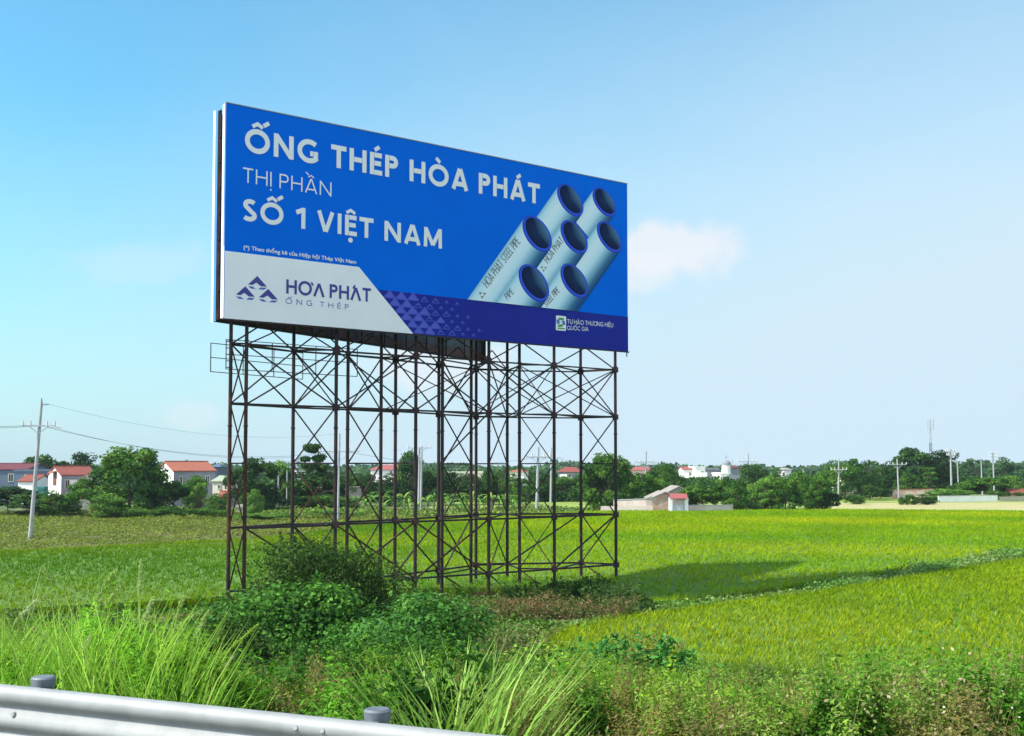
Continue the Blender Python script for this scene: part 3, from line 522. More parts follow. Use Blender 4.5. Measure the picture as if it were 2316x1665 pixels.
# feathery grass plumes, each its own thing (disp x, y of the tip; bottom x, y; depth)
def plume(xt, yt, xb, yb, D, wid, lab, pale=0.0):
    a = Vector(at(xb, yb, D)); b = Vector(at(xt, yt, D)); ln = (b-a).length; d = (b-a).normalized()
    gx = a.x-d.x*0.5; gy = D; g = Vector((gx, gy, float(terr(gx, gy))))
    n = 240; u = rng.uniform(0, 1, n)**0.9; P = np.array(a)+np.outer(u, np.array(b-a)); prof = wid*0.75*(0.25+np.sin(np.clip(u, 0.02, 0.98)*math.pi)**0.7)*0.5
    P += rng.normal(0, 1, (n, 3))*prof[:, None]*0.5
    col = pick([(0.36+pale*.28, 0.46+pale*.15, 0.12+pale*.38), (0.28+pale*.28, 0.42+pale*.13, 0.09+pale*.33)], n, 0.1)
    nr = rng.normal(0, 1, (n, 3)); V, Fc, C = leaves(P, nr, rng.uniform(0.014, 0.032, n), col, 0.35)
    root = empty('grass_plume', g, label=lab, cat='grass plume', group='plumes of the tall grass')
    o = link('seed_head', npmesh('seed_head', V-np.array(g), Fc, C), M['leaf'], root)
    mb = MB(); p0 = Vector((0, 0, 0)); p2 = a-g; p1 = Vector((p2.x*0.35, p2.y*0.35, p2.z*0.6)); pts = [p0.lerp(p1, k/3).lerp(p1.lerp(p2, k/3), k/3) for k in range(4)]+[b-g]
    for k in range(4): mb.tube(pts[k], pts[k+1], 0.006, 0.005, 5)
    mb.build('stalk', M['stalk'], root)
M['stalk'] = mat('grass_stalk', (0.20, 0.30, 0.06), 0.7)
for a_ in [
 (82, 1328, 35, 1375, 9.2, .05, 'pinkish dry plume leaning right at the far left edge', .55),
 (118, 1290, 92, 1255, 9.4, .035, 'short drooping pale plume above the left end of the tall grass', .1),
 (122, 1345, 88, 1312, 9.4, .03, 'thin pale blade plume leaning left above the dark bush', .1),
 (258, 1262, 228, 1300, 9.4, .045, 'fresh green plume arching right, left of the upright one', 0),
 (312, 1238, 308, 1330, 9.6, .05, 'tallest upright plume of the tall grass', .15),
 (340, 1322, 313, 1385, 9.3, .05, 'curved pale plume just below the tallest one', .35),
 (200, 1410, 176, 1452, 8.6, .04, 'white papery plume in the middle of the grass bed', 1.0),
 (516, 1455, 485, 1493, 8.6, .04, 'white papery plume in front of the dark vine mound', .8),
 (172, 1320, 180, 1380, 9.4, .04, 'green plume leaning slightly left beside the twin plumes', 0),
 (222, 1312, 195, 1365, 9.4, .04, 'upper one of the twin plumes leaning right', 0),
 (225, 1325, 203, 1385, 9.3, .04, 'lower one of the twin plumes leaning right', .1),
 (268, 1290, 232, 1345, 9.4, .04, 'slim plume arching right beside the tallest plume', 0),
 (408, 1320, 395, 1350, 9.2, .035, 'small plume in front of the rice left of the tower', .1),
 (462, 1352, 425, 1420, 9.2, .045, 'long green plume leaning right below the tower foot', .1),
 (572, 1382, 470, 1470, 8.9, .035, 'broad green blade plume reaching far right over the vine mound', -.2),
 (450, 1350, 410, 1375, 9.3, .03, 'flat leaning plume near the left tower leg', .1),
 (225, 1405, 215, 1460, 8.8, .045, 'yellow green plume in the thick of the grass bed', 0),
 (100, 1400, 84, 1450, 8.8, .045, 'pale plume at the left side of the grass bed', .2),
 (106, 1410, 108, 1450, 8.8, .035, 'plume hanging beside the pale one at the left side', .1),
 (325, 1405, 295, 1460, 8.8, .045, 'plume half buried in the grass below the curved one', .1),
 (42, 1450, 15, 1490, 8.3, .045, 'yellowish plume low at the far left', .2),
 (405, 1395, 380, 1450, 8.9, .04, 'plume in front of the dark vines at the right of the bed', .1),
 (268, 1400, 255, 1440, 8.9, .045, 'short fat plume right of the yellow green one', .05),
 (402, 1485, 392, 1530, 8.0, .04, 'low plume right above the guardrail in the left half', .1),
 (440, 1468, 425, 1520, 8.1, .04, 'grey green plume leaning right above the guardrail', .3)]: plume(*a_)
# ------------------------------------------------------------------ shrubs near the tower
def shrub(name, loc, lumps, leaf, n, pal, lab, cat='shrub', stems=7, hgt=1.5, group=None, asp=0.6, up=0.6, vert=0.0):
    x, y = loc; z = float(terr(x, y)); root = empty(name, (x, y, z), label=lab, cat=cat, group=group); parts = []
    vol = np.array([a*b*c for (_, _, _, a, b, c) in lumps])**(2/3); vol /= vol.sum()
    for (lx, ly, lz, rx, ry, rz), v in zip(lumps, vol):
        k = int(n*v); d = rng.normal(0, 1, (k, 3)); d /= np.linalg.norm(d, axis=1, keepdims=True); r = rng.uniform(0.55, 1.05, (k, 1))**0.5
        bum = 1+0.22*np.sin(d[:, 0]*7+lx*3)*np.cos(d[:, 1]*6+ly)+0.17*np.sin(d[:, 2]*9+lz*5)+0.14*np.sin(d[:, 0]*15+d[:, 2]*13)+0.08*np.sin(d[:, 0]*31+d[:, 1]*27)
        P = d*r*np.array([rx, ry, rz])*bum[:, None]+np.array([lx, ly, lz]); ok = P[:, 2] > 0.03; P = P[ok]; dd = d[ok]
        nr = dd*0.8+rng.normal(0, 0.45, dd.shape); nr[:, 2] += up
        c = pick(pal, 1, 0.08)*np.ones((len(P), 1)); c = c*(1+rng.normal(0, 0.2, (len(P), 1))); mix = rng.uniform(0, 1, (len(P), 1)) < 0.35; c = np.where(mix, pick(pal, len(P)), c)
        parts.append(leaves(P, nr, leaf*rng.uniform(0.6, 1.35, len(P)), np.clip(c, 0.004, 0.8), asp))
    ns = 70; ls = [lumps[i] for i in rng.integers(0, len(lumps), ns)]; L0 = np.array(ls); d = rng.normal(0, 1, (ns, 3)); d[:, 2] = np.abs(d[:, 2])+0.3; d /= np.linalg.norm(d, axis=1, keepdims=True)
    st = L0[:, :3]+d*L0[:, 3:]*0.8; ln = rng.uniform(0.12, 0.55, ns)*min(1.4, max(0.5, float(L0[:, 5].mean()))); dr = d+rng.normal(0, 0.35, (ns, 3)); dr[:, 2] += 0.5; dr /= np.linalg.norm(dr, axis=1, keepdims=True)
    kk = 26; u = rng.uniform(0, 1, (ns, kk, 1)); P = st[:, None]+dr[:, None]*ln[:, None, None]*u*1.6+rng.normal(0, 1, (ns, kk, 3))*leaf*0.55*(1.2-u); P = P.reshape(-1, 3); P[:, 2] = np.maximum(P[:, 2], 0.05)
    parts.append(leaves(P, rng.normal(0, 0.7, P.shape)+np.array([0, 0, up]), leaf*rng.uniform(0.5, 1.1, len(P)), np.clip(pick(pal, len(P), 0.22)*1.15, 0.004, 0.8), asp))
    V, Fc, C = merge(parts); link('foliage', npmesh('foliage', V, Fc, C), M['leaf'], root)
    mb = MB()
    for k in range(stems):
        l = lumps[k % len(lumps)]; b = Vector((l[0]+random.uniform(-.3, .3)*l[3], l[1]+random.uniform(-.3, .3)*l[4], max(0.2, l[2]+l[5]*0.5))); a = Vector((l[0]*0.4, l[1]*0.4, -0.1))
        mid = a.lerp(b, 0.5)+Vector((random.uniform(-.1, .1), 0, 0.1)); mb.tube(a, mid, 0.04, 0.028, 6); mb.tube(mid, b, 0.028, 0.012, 6)
    mb.build('stem', M['bark'], root); return root
def lumps(xs, D, cnt, seed, depth=1.0):
    """blobs filling the outline: xs = list of (x_disp, ytop_disp); returned relative to centre x"""
    r = random.Random(seed); x0 = ax(xs[0][0], D); x1 = ax(xs[-1][0], D); cx = (x0+x1)/2; out = []
    X = [ax(a, D) for a, _ in xs]; Z = [az(b, D) for _, b in xs]
    for k in range(cnt):
        x = x0+(x1-x0)*(k+0.5+r.uniform(-.3, .3))/cnt; zt = float(np.interp(x, X, Z)); zz = zt-float(terr(x, D))
        w = (x1-x0)/cnt*0.85+0.15*zz; out.append((x-cx, r.uniform(-.4, .4)*depth, zz*0.5, w, depth*r.uniform(.7, 1.0), zz*0.52))
        out.append((x-cx+r.uniform(-.3, .3)*w, -depth*0.7+r.uniform(-.3, .3), zz*0.32, w*0.7, depth*0.7, zz*0.36))
        for j in range(4):
            a = r.uniform(-1, 1)*w; q = r.uniform(0.13, 0.26)*zz+0.12; out.append((x-cx+a, r.uniform(-1.0, .3)*depth, zz*r.uniform(0.3, 0.92)-q*0.3, q*r.uniform(1.0, 1.7), q*1.2, q*r.uniform(0.6, 0.9)))
    return (cx, D), out
DK = [(0.028, 0.065, 0.012), (0.04, 0.085, 0.014), (0.02, 0.05, 0.012), (0.06, 0.11, 0.02)]
VN = [(0.045, 0.14, 0.018), (0.065, 0.18, 0.022), (0.03, 0.095, 0.016), (0.10, 0.24, 0.03)]
YG = [(0.16, 0.28, 0.03), (0.22, 0.32, 0.04), (0.10, 0.20, 0.03), (0.30, 0.34, 0.06)]
BR = [(0.12, 0.13, 0.045), (0.17, 0.14, 0.07), (0.10, 0.13, 0.04), (0.22, 0.17, 0.09)]
def sh(outl, D, cnt, leaf, n, pal, lab, depth=1.2, seed=1, name='shrub', **k):
    (cx, y), lp = lumps(outl, D, cnt, seed, depth); return shrub(name, (cx, y), lp, leaf, n, pal, lab, **k)
sh([(590, 1290), (615, 1235), (660, 1195), (720, 1183), (770, 1195), (820, 1215), (860, 1250), (875, 1290)], 53.5, 6, 0.13, 26000, DK, 'tall dark bush growing up between the left legs of the billboard', 1.6, 3, up=0.3)
sh([(470, 1400), (500, 1335), (560, 1308), (640, 1292), (720, 1296), (780, 1330), (800, 1400)], 40, 7, 0.17, 26000, VN, 'broad mound of dark green vines in front of the left tower legs', 1.8, 5, name='vine_mound')
sh([(855, 1380), (880, 1335), (930, 1308), (985, 1306), (1020, 1345), (1050, 1400)], 38, 5, 0.16, 18000, [(0.06, 0.18, 0.025), (0.09, 0.23, 0.035), (0.05, 0.14, 0.03)], 'bright green rounded vine mound right of the larger one', 1.6, 8, name='vine_mound')
sh([(680, 1440), (720, 1405), (790, 1390), (860, 1400), (920, 1400), (950, 1440)], 31, 5, 0.13, 15000, VN, 'low green vine mound between and below the two big mounds', 1.3, 9, name='vine_mound')
sh([(380, 1470), (430, 1400), (500, 1385), (580, 1400), (640, 1440), (680, 1480)], 28, 5, 0.13, 17000, DK, 'dark vine thicket directly behind the tall grass', 1.3, 11, name='vine_mound')
sh([(1030, 1335), (1080, 1312), (1140, 1318), (1200, 1308), (1260, 1318), (1330, 1308), (1395, 1335)], 56, 9, 0.09, 15000, [(0.20, 0.12, 0.06), (0.26, 0.15, 0.09), (0.12, 0.14, 0.04), (0.16, 0.16, 0.05), (0.08, 0.13, 0.03)], 'reddish brown dry bushes under the right half of the billboard', 1.0, 12, up=0.2)
sh([(1240, 1300), (1280, 1262), (1310, 1265), (1330, 1300)], 62, 2, 0.12, 3500, DK, 'small dark bush at the foot of the right tower legs', 0.8, 13)
sh([(1140, 1300), (1180, 1272), (1215, 1290), (1230, 1310)], 60, 2, 0.12, 2500, DK, 'little dark bush two legs from the right end of the tower', 0.8, 14)
sh([(1340, 1310), (1365, 1283), (1400, 1300), (1415, 1320)], 58, 2, 0.12, 3000, [(0.05, 0.10, 0.03), (0.07, 0.13, 0.03)], 'weedy bush in the billboard shadow beside the last leg', 0.8, 15)
sh([(1130, 1480), (1165, 1448), (1210, 1432), (1260, 1440), (1300, 1480)], 24, 4, 0.10, 12000, YG, 'yellow green bush in the lower middle of the picture', 0.9, 16)
sh([(1310, 1450), (1350, 1432), (1410, 1428), (1455, 1440), (1475, 1460)], 27, 3, 0.17, 3500, [(0.05, 0.18, 0.03), (0.07, 0.24, 0.04), (0.04, 0.14, 0.03)], 'deep green broad leaved bush at the edge of the right paddy', 0.8, 17)
sh([(1470, 1455), (1495, 1440), (1525, 1445), (1540, 1462)], 27, 2, 0.20, 800, [(0.06, 0.20, 0.04), (0.08, 0.24, 0.05)], 'small cluster of round leaves right of the broad leaved bush', 0.5, 18)
sh([(1090, 1420), (1130, 1390), (1180, 1395), (1215, 1425)], 36, 3, 0.09, 6000, BR, 'brown seeded bush left of the near end of the bund', 0.8, 19, up=0.2)
sh([(1350, 1425), (1380, 1402), (1420, 1402), (1455, 1425)], 33, 2, 0.08, 2600, [(0.26, 0.22, 0.08), (0.20, 0.18, 0.07), (0.14, 0.16, 0.05)], 'low orange brown bush at the corner of the right paddy', 0.6, 20, up=0.2)
sh([(0, 1390), (30, 1335), (90, 1345), (150, 1338), (230, 1352), (330, 1370), (360, 1400)], 36, 6, 0.12, 11000, [(0.07, 0.11, 0.03), (0.11, 0.12, 0.045), (0.06, 0.12, 0.03)], 'dark brownish thicket along the edge of the left rice', 1.0, 21, up=0.2)
sh([(600, 1540), (640, 1490), (720, 1470), (800, 1480), (830, 1540)], 20, 4, 0.075, 13000, BR+VN, 'brownish green weed bush behind the guardrail left of its second post', 0.9, 22, up=0.2)
sh([(830, 1530), (880, 1470), (960, 1455), (1040, 1465), (1110, 1500)], 21, 5, 0.08, 14000, VN+YG, 'mid green weed bush behind the second guardrail post', 0.9, 23)
# ------------------------------------------------------------------ the billboard
BL = Vector((-13.204, 55.556, 0)); BRt = Vector((6.864, 71.873, 0)); PL = (BRt-BL).length
ZB = 7.2+6.711; ZT = ZB+10.0; UA = (BRt-BL).normalized(); NA = Vector((UA.y, -UA.x, 0))      # NA faces the road
BB = Vector((-13.75, 56.3, 0)); BE = Vector((-1.75, 78.6, 0)); UB = (BE-BB).normalized(); NB = Vector((-UB.y, UB.x, 0)); PB = (BE-BB).length
bill = empty('billboard', (-3.5, 66, 0), label='large two sided blue advertising billboard on a tall rusty lattice tower', cat='billboard')
BO = Vector((-3.5, 66, 0))
# homography photo -> panel A (u, v)
cor = np.array([(509.6, 232), (1419, 416), (509.6, 721), (1422, 795.5)]); uv = np.array([(0, 10), (PL, 10), (0, 0), (PL, 0)])
A_ = []; b_ = []
for (x, y), (u, v) in zip(cor, uv):
    A_ += [[x, y, 1, 0, 0, 0, -u*x, -u*y], [0, 0, 0, x, y, 1, -v*x, -v*y]]; b_ += [u, v]
H_ = np.append(np.linalg.solve(np.array(A_), np.array(b_)), 1).reshape(3, 3)
def puv(x, y): q = H_@np.array([x, y, 1.0]); return q[0]/q[2], q[1]/q[2]
def c1p(x, y): return puv(460+x*.22046, 220+y*.22046)
def c2p(x, y): return puv(460+x*.22046, 540+y*.22046)
def c3p(x, y): return puv(1000+x*.26994, 380+y*.26994)
def c5p(x, y): return puv(700+x*.22046, 600+y*.22046)
def A3(u, v, o): return BL+UA*u+Vector((0, 0, ZB+v))+NA*o-BO
class PM(MB):
    """shapes on the panel: u, v, offset"""
    def flat(s, pts, o, col=None): s.poly([A3(u, v, o) for u, v in pts], col)
    def ribbon(s, pts, w, o):
        n = len(pts); closed = (abs(pts[0][0]-pts[-1][0]) < 1e-6 and abs(pts[0][1]-pts[-1][1]) < 1e-6 and n > 3)
        if closed: pts = pts[:-1]; n -= 1
        p = [Vector(a) for a in pts]; Ls = []; Rs = []
        for i in range(n):
            a = p[i-1] if (i > 0 or closed) else None; b = p[(i+1) % n] if (i < n-1 or closed) else None
            d1 = (p[i]-a).normalized() if a is not None else None; d2 = (b-p[i]).normalized() if b is not None else None
            if d1 is None: d1 = d2
            if d2 is None: d2 = d1
            n1 = Vector((-d1.y, d1.x)); n2 = Vector((-d2.y, d2.x)); m = (n1+n2)
            m = m.normalized() if m.length > 1e-6 else n1; k = min(1/max(m.dot(n1), 0.2), 2.2); Ls.append(p[i]+m*w/2*k); Rs.append(p[i]-m*w/2*k)
        for i in range(n if closed else n-1):
            j = (i+1) % n; s.flat([Rs[i], Rs[j], Ls[j], Ls[i]], o)
def arc(cx, cy, rx, ry, a0, a1, n=20): return [(cx+rx*math.cos(R(a0+(a1-a0)*k/n)), cy+ry*math.sin(R(a0+(a1-a0)*k/n))) for k in range(n+1)]
def glyph(ch, w):
    h = w/2
    if ch == 'O': r = 0.52-h; return 1.04, [arc(0.52, 0.5, r, 0.52-h, 0, 360, 36)]
    if ch == 'Q': r = 0.52-h; return 1.04, [arc(0.52, 0.5, r, 0.52-h, 0, 360, 36), [(0.55, 0.25), (0.92, -0.05)]]
    if ch == 'C': r = 0.52-h; return 0.88, [arc(0.52, 0.5, r, 0.52-h, 48, 312, 28)]
    if ch == 'G': return 0.94, [arc(0.52, 0.5, 0.52-h, 0.52-h, 48, 325, 28), [(0.91-h, 0.13), (0.91-h, 0.52)], [(0.91-w, 0.52-h), (0.56, 0.52-h)]]
    if ch == 'N': return 0.86, [[(h, 0), (h, 1)], [(0.86-h, 0), (0.86-h, 1)], [(h*1.1, 1-h*0.6), (0.86-h*1.1, h*0.6)]]
    if ch == 'T': return 0.68, [[(0, 1-h), (0.68, 1-h)], [(0.34, 0), (0.34, 1-w)]]
    if ch == 'H': return 0.80, [[(h, 0), (h, 1)], [(0.80-h, 0), (0.80-h, 1)], [(w, 0.52), (0.80-w, 0.52)]]
    if ch == 'E': return 0.58, [[(h, 0), (h, 1)], [(w, 1-h), (0.57, 1-h)], [(w, 0.52), (0.53, 0.52)], [(w, h), (0.59, h)]]
    if ch == 'L': return 0.54, [[(h, 0), (h, 1)], [(w, h), (0.54, h)]]
    if ch == 'P': return 0.64, [[(h, 0), (h, 1)], [(w, 1-h), (0.36, 1-h)]+arc(0.36, 0.71, 0.26-h+0.02, 0.29-h, 90, -90, 14)[1:]+[(w, 0.42+h)]]
    if ch == 'A': return 0.88, [[(h*0.9, 0), (0.44-h*0.15, 1)], [(0.88-h*0.9, 0), (0.44+h*0.15, 1)], [(0.22, 0.24+h*0.3), (0.66, 0.24+h*0.3)]]
    if ch == '^': return 0.88, [[(h*0.9, 0), (0.44, 0.93)], [(0.44, 0.93), (0.88-h*0.9, 0)]]
    if ch == 'V': return 0.82, [[(h*0.9, 1), (0.41-h*0.1, h*0.2)], [(0.82-h*0.9, 1), (0.41+h*0.1, h*0.2)]]
    if ch == 'I': return w, [[(h, 0), (h, 1)]]
    if ch == '1': return 0.42, [[(0.34, 0), (0.34, 1)], [(0.02, 0.78-h*0.4), (0.34, 1-h*0.9)]]
    if ch == 'S': return 0.62, [arc(0.33, 0.745, 0.27-h*0.6, 0.275-h, 35, 235, 14)+arc(0.29, 0.262, 0.30-h*0.6, 0.28-h, 58, -145, 16)]
    if ch == 'M': return 1.0, [[(h, 0), (h+0.02, 1)], [(1-h, 0), (1-h-0.02, 1)], [(h+0.02, 1-h*0.3), (0.5, 0.12)], [(0.5, 0.12), (1-h-0.02, 1-h*0.3)]]
    if ch == 'U': return 0.80, [[(h, 1), (h, 0.38)]+arc(0.40, 0.38, 0.40-h, 0.39-h, 180, 360, 16)+[(0.80-h, 1)]]
    return 0.5, []
def word(text, w, track=0.12, space=0.42):
    """strokes in cap-height units: list of (polyline, width); returns strokes, total advance"""
    out = []; x = 0
    for ch in text:
        if ch == ' ': x += space; continue
        d = unicodedata.normalize('NFD', ch) if ch != '^' else '^'; adv, st = glyph(d[0], w)
        out += [([(a+x, b) for a, b in s_], w) for s_ in st]; cx = x+adv/2; t = w*0.72; marks = d[1:]
        if d[0] == '^': marks = ''
        if '\u0302' in marks: out.append(([(cx-0.21, 1.10), (cx, 1.24), (cx+0.21, 1.10)], t))
        if '\u0301' in marks:
            q = (cx+0.24, 1.20) if '\u0302' in marks else (cx-0.06, 1.11); out.append(([q, (q[0]+0.22, q[1]+0.17)], t*1.1))
        if '\u0300' in marks:
            q = (cx-0.18, 1.24) if '\u0302' in marks else (cx+0.07, 1.11); out.append(([q, (q[0]-0.20, q[1]+0.19)], t*1.1))
        if '\u0323' in marks: out.append((arc(cx, -0.22, w*0.28, w*0.28, 0, 360, 14), w*0.56))
        if '\u031b' in marks: out.append(([(x+adv-w*0.6, 0.93), (x+adv+0.08, 0.98), (x+adv+0.10, 1.14)], t))
        x += adv+track
    return out, x-track
def settext(pm, text, p0, p1, cap, w, o, track=0.12, space=0.42, only=None):
    st, adv = word(text, w, track, space)
    if only is not None:
        ws = text.split(' '); a = sum(len(word(q, w, track, space)[0]) for q in ws[:only]); b = a+len(word(ws[only], w, track, space)[0]); st = st[a:b]
    p0 = Vector(p0); p1 = Vector(p1); ux = (p1-p0)/adv; up = Vector((-(p1-p0).y, (p1-p0).x)).normalized()*cap
    sc = cap
    for k, (pl, ww) in enumerate(st):
        q = [p0+ux*a+up*b for a, b in pl]; pm.ribbon([tuple(a) for a in q], ww*sc, o+(k % 4)*0.0016)
def slab(corner_l, u, nrm, length, th, z0, z1):
    mb = MB(); a = corner_l-BO; b = a+u*length; c = b-nrm*th; d = a-nrm*th; mb.prism([a, d, c, b], z0, z1); return mb
pa = slab(BL, UA, NA, PL, 0.30, ZB, ZT).build('front_panel', M['vblue'], bill, bevel=0.01)
# its bright vinyl-wrapped left end and trims
mb = MB(); a = BL-BO-UA*0.004-NA*0.004; b = a-NA*0.29; o_ = -UA*0.02; mb.prism([a, a+o_, b+o_, b], ZB+0.02, ZT-0.01); mb.build('vinyl_edge', M['edge'], pa)
mb = MB(); a = BL-BO-UA*0.028+NA*0.004; b = a-NA*0.06; o_ = -UA*0.012; mb.prism([a, a+o_, b+o_, b], ZB+3.35, ZT-0.02); mb.build('edge_stripe', M['edgeblue'], pa)
mb = MB(); mb.bar(A3(-0.02, -0.045, 0.02), A3(PL+0.05, -0.045, 0.02), 0.08, 0.07); mb.build('bottom_trim', M['steel'], pa)
mb = MB(); mb.bar(A3(-0.02, 10.03, -0.12), A3(PL+0.03, 10.03, -0.12), 0.30, 0.04); mb.build('top_trim', M['galv'], pa)
mb = MB(); mb.bar(A3(PL+0.03, -0.3, -0.14), A3(PL+0.03, 10.0, -0.14), 0.05, 0.26); mb.build('end_trim', M['darkmetal'], pa)
o1, o2, o3, o4 = 0.012, 0.024, 0.044, 0.048
# white field and indigo strip
strip0 = c5p(735, 255); stripR = puv(1419.8, 717.4); vst = lambda u: strip0[1]+(stripR[1]-strip0[1])*(u-strip0[0])/(stripR[0]-strip0[0])
wl = c2p(228, 125); wm = c2p(1600, 295); wr = c2p(2160, 962)
def lerp2(a, b, v): t = (v-a[1])/(b[1]-a[1]); return a[0]+(b[0]-a[0])*t
pm = PM(); pm.flat([(0.0, 0.0), (wr[0], 0.0), (wm[0], wm[1]), (0.0, (wl[1]+wm[1])/2)], o2+0.012); pm.build('logo_field', M['vwhite'], pa)
ub = lerp2(wm, wr, vst(9))
# ---- pipes artwork
pipes = PM()
def pipe(cx, cy, ra, rb, layer, ln, ang=57):
    """print of a pipe; crop-3 pixels"""
    A = R(ang); ea = (math.cos(A), math.sin(A)); eb = (math.sin(A), -math.cos(A)); d = (-0.57, 0.822); o = o1+0.004+layer*0.010
    perp = (0.822, 0.57); ext = math.sqrt((ra*(ea[0]*perp[0]+ea[1]*perp[1]))**2+(rb*(eb[0]*perp[0]+eb[1]*perp[1]))**2)
    off = (ra*ra*(ea[0]*perp[0]+ea[1]*perp[1])*(ea[0]*d[0]+ea[1]*d[1])+rb*rb*(eb[0]*perp[0]+eb[1]*perp[1])*(eb[0]*d[0]+eb[1]*d[1]))/max(ext, 1)
    nst = 26; stops = [(0, (0.22, 0.46, 0.58)), (0.10, (0.46, 0.68, 0.76)), (0.30, (0.62, 0.74, 0.78)), (0.52, (0.48, 0.68, 0.76)), (0.70, (0.18, 0.38, 0.50)), (0.84, (0.04, 0.14, 0.26)), (1, (0.005, 0.05, 0.18))]
    def colr(t): return tuple(float(np.interp(t, [s_[0] for s_ in stops], [s_[1][k] for s_ in stops])) for k in range(3))
    def edge(t):
        q = -1+2*t; px = cx+perp[0]*ext*q+d[0]*off*q; py = cy+perp[1]*ext*q+d[1]*off*q; return px, py
    for k in range(nst):
        t0, t1 = k/nst, (k+1)/nst; a = edge(t0); b = edge(t1); q = []
        for (p, t) in ((a, t0), (b, t1)):
            u0, v0 = c3p(*p)
            L_ = ln; e = (p[0]+d[0]*L_, p[1]+d[1]*L_); u1, v1 = c3p(*e)
            vs = vst(u1)
            lo, hi = 0.0, L_
            if v1 < vs:
                for _ in range(24):
                    m = (lo+hi)/2; e = (p[0]+d[0]*m, p[1]+d[1]*m); u1, v1 = c3p(*e)
                    if v1 < vst(u1)-0.01: hi = m
                    else: lo = m
            q.append(((u0, v0), (u1, v1), colr(t)))
        i = len(pipes.v); pts = [q[0][0], q[1][0], q[1][1], q[0][1]]; pipes.v += [tuple(A3(u, v, o)) for u, v in pts]; pipes.f.append((i, i+3, i+2, i+1)); pipes.c += [q[0][2], q[1][2], q[1][2], q[0][2]]
    def ell(sa, sb, oo, cf, ox=0, oy=0, n=40):
        i = len(pipes.v); c = c3p(cx+ox, cy+oy); pipes.v.append(tuple(A3(c[0], c[1], oo))); pipes.c.append(cf(0, 0))
        for k in range(n):
            th = 2*math.pi*k/n; px = cx+ox+ea[0]*ra*sa*math.cos(th)+eb[0]*rb*sb*math.sin(th); py = cy+oy+ea[1]*ra*sa*math.cos(th)+eb[1]*rb*sb*math.sin(th)
            u, v = c3p(px, py); pipes.v.append(tuple(A3(u, v, oo))); pipes.c.append(cf(math.cos(th), math.sin(th)))
        for k in range(n): pipes.f.append((i, i+1+k, i+1+(k+1) % n))
    ell(1.0, 1.0, o+0.002, lambda a, b: (0.022, 0.05, 0.44)); ell(0.93, 0.92, o+0.004, lambda a, b: (0.03, 0.09, 0.62), 2, -2)
    ell(0.86, 0.80, o+0.006, lambda a, b: (0.008, 0.028, 0.085) if a == 0 and b == 0 else tuple(np.clip(np.array([0.004, 0.010, 0.05])+np.array([0.09, 0.23, 0.33])*max(0, b*0.9+0.15*a-0.25), 0, 1)), 4, -6)
pipe(1358, 285, 140, 76, 0, 300); pipe(1072, 268, 157, 86, 1, 520); pipe(1400, 580, 150, 80, 2, 640); pipe(1104, 580, 160, 90, 3, 640)
pipe(793, 553, 172, 98, 4, 1000); pipe(1105, 948, 163, 92, 5, 700); pipe(765, 968, 177, 102, 6, 700)
pipes.build('pipe_picture', M['print'], pa, color=True)
oT = o1+0.004+7*0.010
pm = PM()
settext(pm, 'HOA PHAT STEEL PIPE', c3p(380, 1012), c3p(655, 628), 0.50, 0.10, o1+0.004+5*0.010-0.002, 0.16)
pm.build('pipe_lettering', M['darkmetal'], pa)
pm = PM(); settext(pm, 'HOA PHAT', c3p(884, 806), c3p(1018, 618), 0.44, 0.11, o1+0.004+4*0.010, 0.16); pm.build('pipe_lettering', M['darkmetal'], pa)
pm = PM(); settext(pm, 'STEEL PIPE', c3p(872, 1172), c3p(985, 1040), 0.40, 0.11, o1+0.004+6*0.010, 0.14); settext(pm, 'PIPE', c3p(548, 1112), c3p(600, 1050), 0.38, 0.11, oT, 0.14); pm.build('pipe_lettering', M['darkmetal'], pa)
def minilogo(pm, x, y, s, o, rot=0):
    for dx, dy in ((0, -0.5), (-0.5, 0.45), (0.5, 0.45)):
        def q(a, b):
            a = (a+dx)*s; b = (b+dy)*s; c, n_ = math.cos(rot), math.sin(rot); return c3p(x+a*c-b*n_, y+a*n_+b*c)
        pm.flat([q(-.42, .32), q(0, -.42), q(0.0, 0.02), q(-.16, .32)][::-1], o); pm.flat([q(0.42, .32), q(.16, .32), q(0, .02), q(0, -.42)][::-1], o)
pm = PM(); minilogo(pm, 332, 1062, 34, o1+0.004+5*0.010, -0.95); minilogo(pm, 845, 842, 28, o1+0.004+4*0.010, -0.95); pm.build('pipe_mark', M['darkmetal'], pa)
